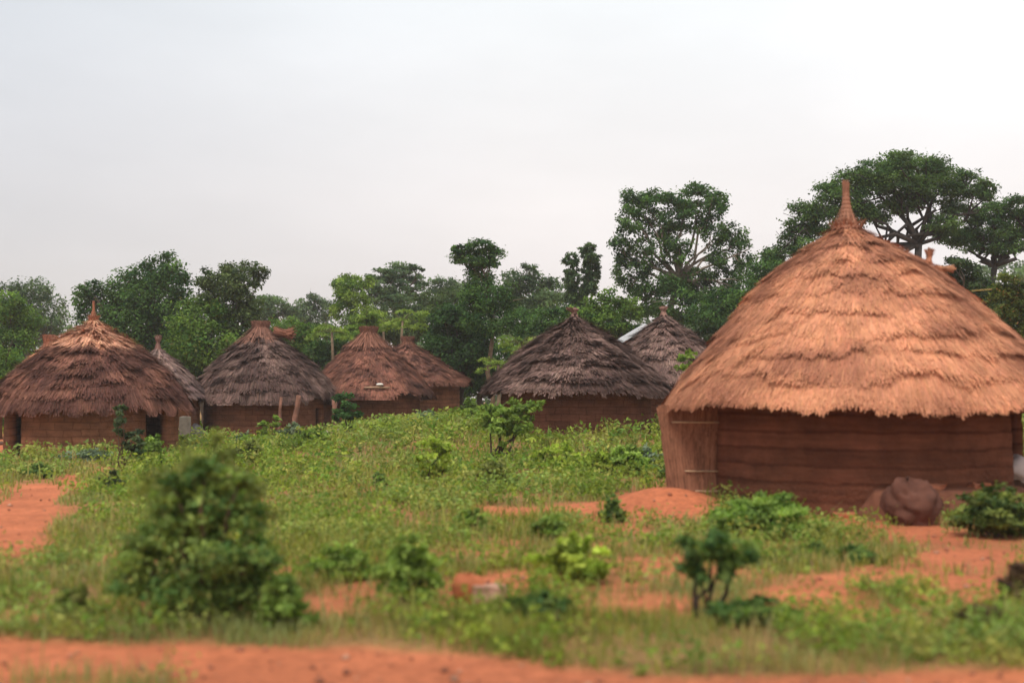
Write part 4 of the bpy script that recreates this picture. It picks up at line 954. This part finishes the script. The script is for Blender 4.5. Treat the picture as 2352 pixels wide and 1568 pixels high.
# pale cloth sack on a stump by the door of the large hut
g = at(2332, 1160, 16.8); g.z = gz1(g.x, g.y)
mb = MB(); tube(mb, [(g.x, g.y, g.z - 0.05), (g.x + 0.01, g.y, g.z + 0.2), (g.x, g.y, g.z + 0.45)], [0.2, 0.15, 0.14], 10, (0.10, 0.05, 0.032)); tag(mb.build('tree_stump', M_BARK, None, g, True), 'dark brown stump by the door of the large hut', 'stump')
ps = Vector((g.x, g.y, g.z + 0.60))
mb = MB(); rock(mb, ps, (0.32, 0.26, 0.19), rng, (0.66, 0.56, 0.54), 30, 20, 0.16); rock(mb, (ps.x + 0.14, ps.y - 0.05, ps.z - 0.12), (0.18, 0.15, 0.12), rng, (0.66, 0.58, 0.58), 20, 14, 0.16)
tag(mb.build('cloth_sack', M_CLOTH, None, (g.x, g.y, g.z + 0.42), True), 'pale pinkish white cloth sack on the stump at the right edge', 'sack')
# house with a zinc roof behind the huts
d = 48.0; e0 = at(1418, 783, d); r0 = at(1480, 746, d); hx = r0.x - e0.x
root = thing('metal_roof_house', 'small house with a shiny white corrugated metal roof between two purplish huts', 'house', (r0.x, d + 2, gz1(r0.x, d)))
O = root.location
mb = MB(); nu = 60; ul = np.linspace(0, 1, 9); yy = np.linspace(d - 0.1, d + 4, nu)
for sgn in (-1, 1):
    UL, YY = np.meshgrid(ul, yy); V = np.stack([r0.x + sgn * UL * hx * 1.05, YY, r0.z + (e0.z - r0.z) * UL * 1.05 + 0.03 * np.sin(YY * 2 * np.pi / 0.14 * 0.5)], -1).reshape(-1, 3)
    i = np.arange(nu - 1)[:, None] * 9; k = np.arange(8)[None]; Q = np.stack([i + k, i + k + 1, i + 9 + k + 1, i + 9 + k], -1).reshape(-1, 4)
    mb.add(V, Q, None, (0.8, 0.8, 0.8))
ro = mb.build('roof', M_METAL, root, O, True)
mv = MB()
for sgn in (-1, 1):
    e_ = np.array([(r0.x, d - 0.13, r0.z + 0.06), (r0.x + sgn * hx * 1.06, d - 0.13, e0.z + 0.02), (r0.x + sgn * hx * 1.06, d - 0.13, e0.z - 0.24), (r0.x, d - 0.13, r0.z - 0.22)])
    mv.add(np.concatenate([e_, e_ + (0, -0.03, 0)]), [(0, 1, 2, 3), (7, 6, 5, 4), (0, 4, 5, 1), (3, 2, 6, 7), (1, 5, 6, 2)])
mv.build('barge_board', M_METAL, root, O)
so = ro.modifiers.new('thickness', 'SOLIDIFY'); so.thickness = 0.02
mb = MB(); x0, x1 = r0.x - hx * 0.9, r0.x + hx * 0.9; zb = O.z - 0.2; zt = e0.z + 0.06
c8 = [(x0, d + 0.15, zb), (x1, d + 0.15, zb), (x1, d + 3.8, zb), (x0, d + 3.8, zb), (x0, d + 0.15, zt), (x1, d + 0.15, zt), (x1, d + 3.8, zt), (x0, d + 3.8, zt), (r0.x, d + 0.15, r0.z - 0.08), (r0.x, d + 3.8, r0.z - 0.08)]
mb.add(c8, [(0, 1, 5, 4), (1, 2, 6, 5), (2, 3, 7, 6), (3, 0, 4, 7)], [(4, 5, 8), (7, 9, 6)], (0.26, 0.11, 0.06))
mb.build('wall', M_EARTH, root, O)

# ------------------------------------------------------------------ haze
def b_haze(t):
    v = t.nodes.new('ShaderNodeVolumePrincipled')
    v.inputs['Color'].default_value = (0.93, 0.93, 0.94, 1); v.inputs['Density'].default_value = 0.0006; v.inputs['Anisotropy'].default_value = 0.2
    o = t.nodes.new('ShaderNodeOutputMaterial'); link(t, v.outputs[0], o.inputs['Volume'])
M_HAZE = mat('haze_air', b_haze)
x0, x1, y0, y1, z0, z1 = -262, 262, -26, 428, -1.4, 22
mb = MB(); mb.add([(x0, y0, z0), (x1, y0, z0), (x1, y1, z0), (x0, y1, z0), (x0, y0, z1), (x1, y0, z1), (x1, y1, z1), (x0, y1, z1)],
                  [(0, 3, 2, 1), (4, 5, 6, 7), (0, 1, 5, 4), (1, 2, 6, 5), (2, 3, 7, 6), (3, 0, 4, 7)])
hz = mb.build('haze', M_HAZE); hz['kind'] = 'stuff'
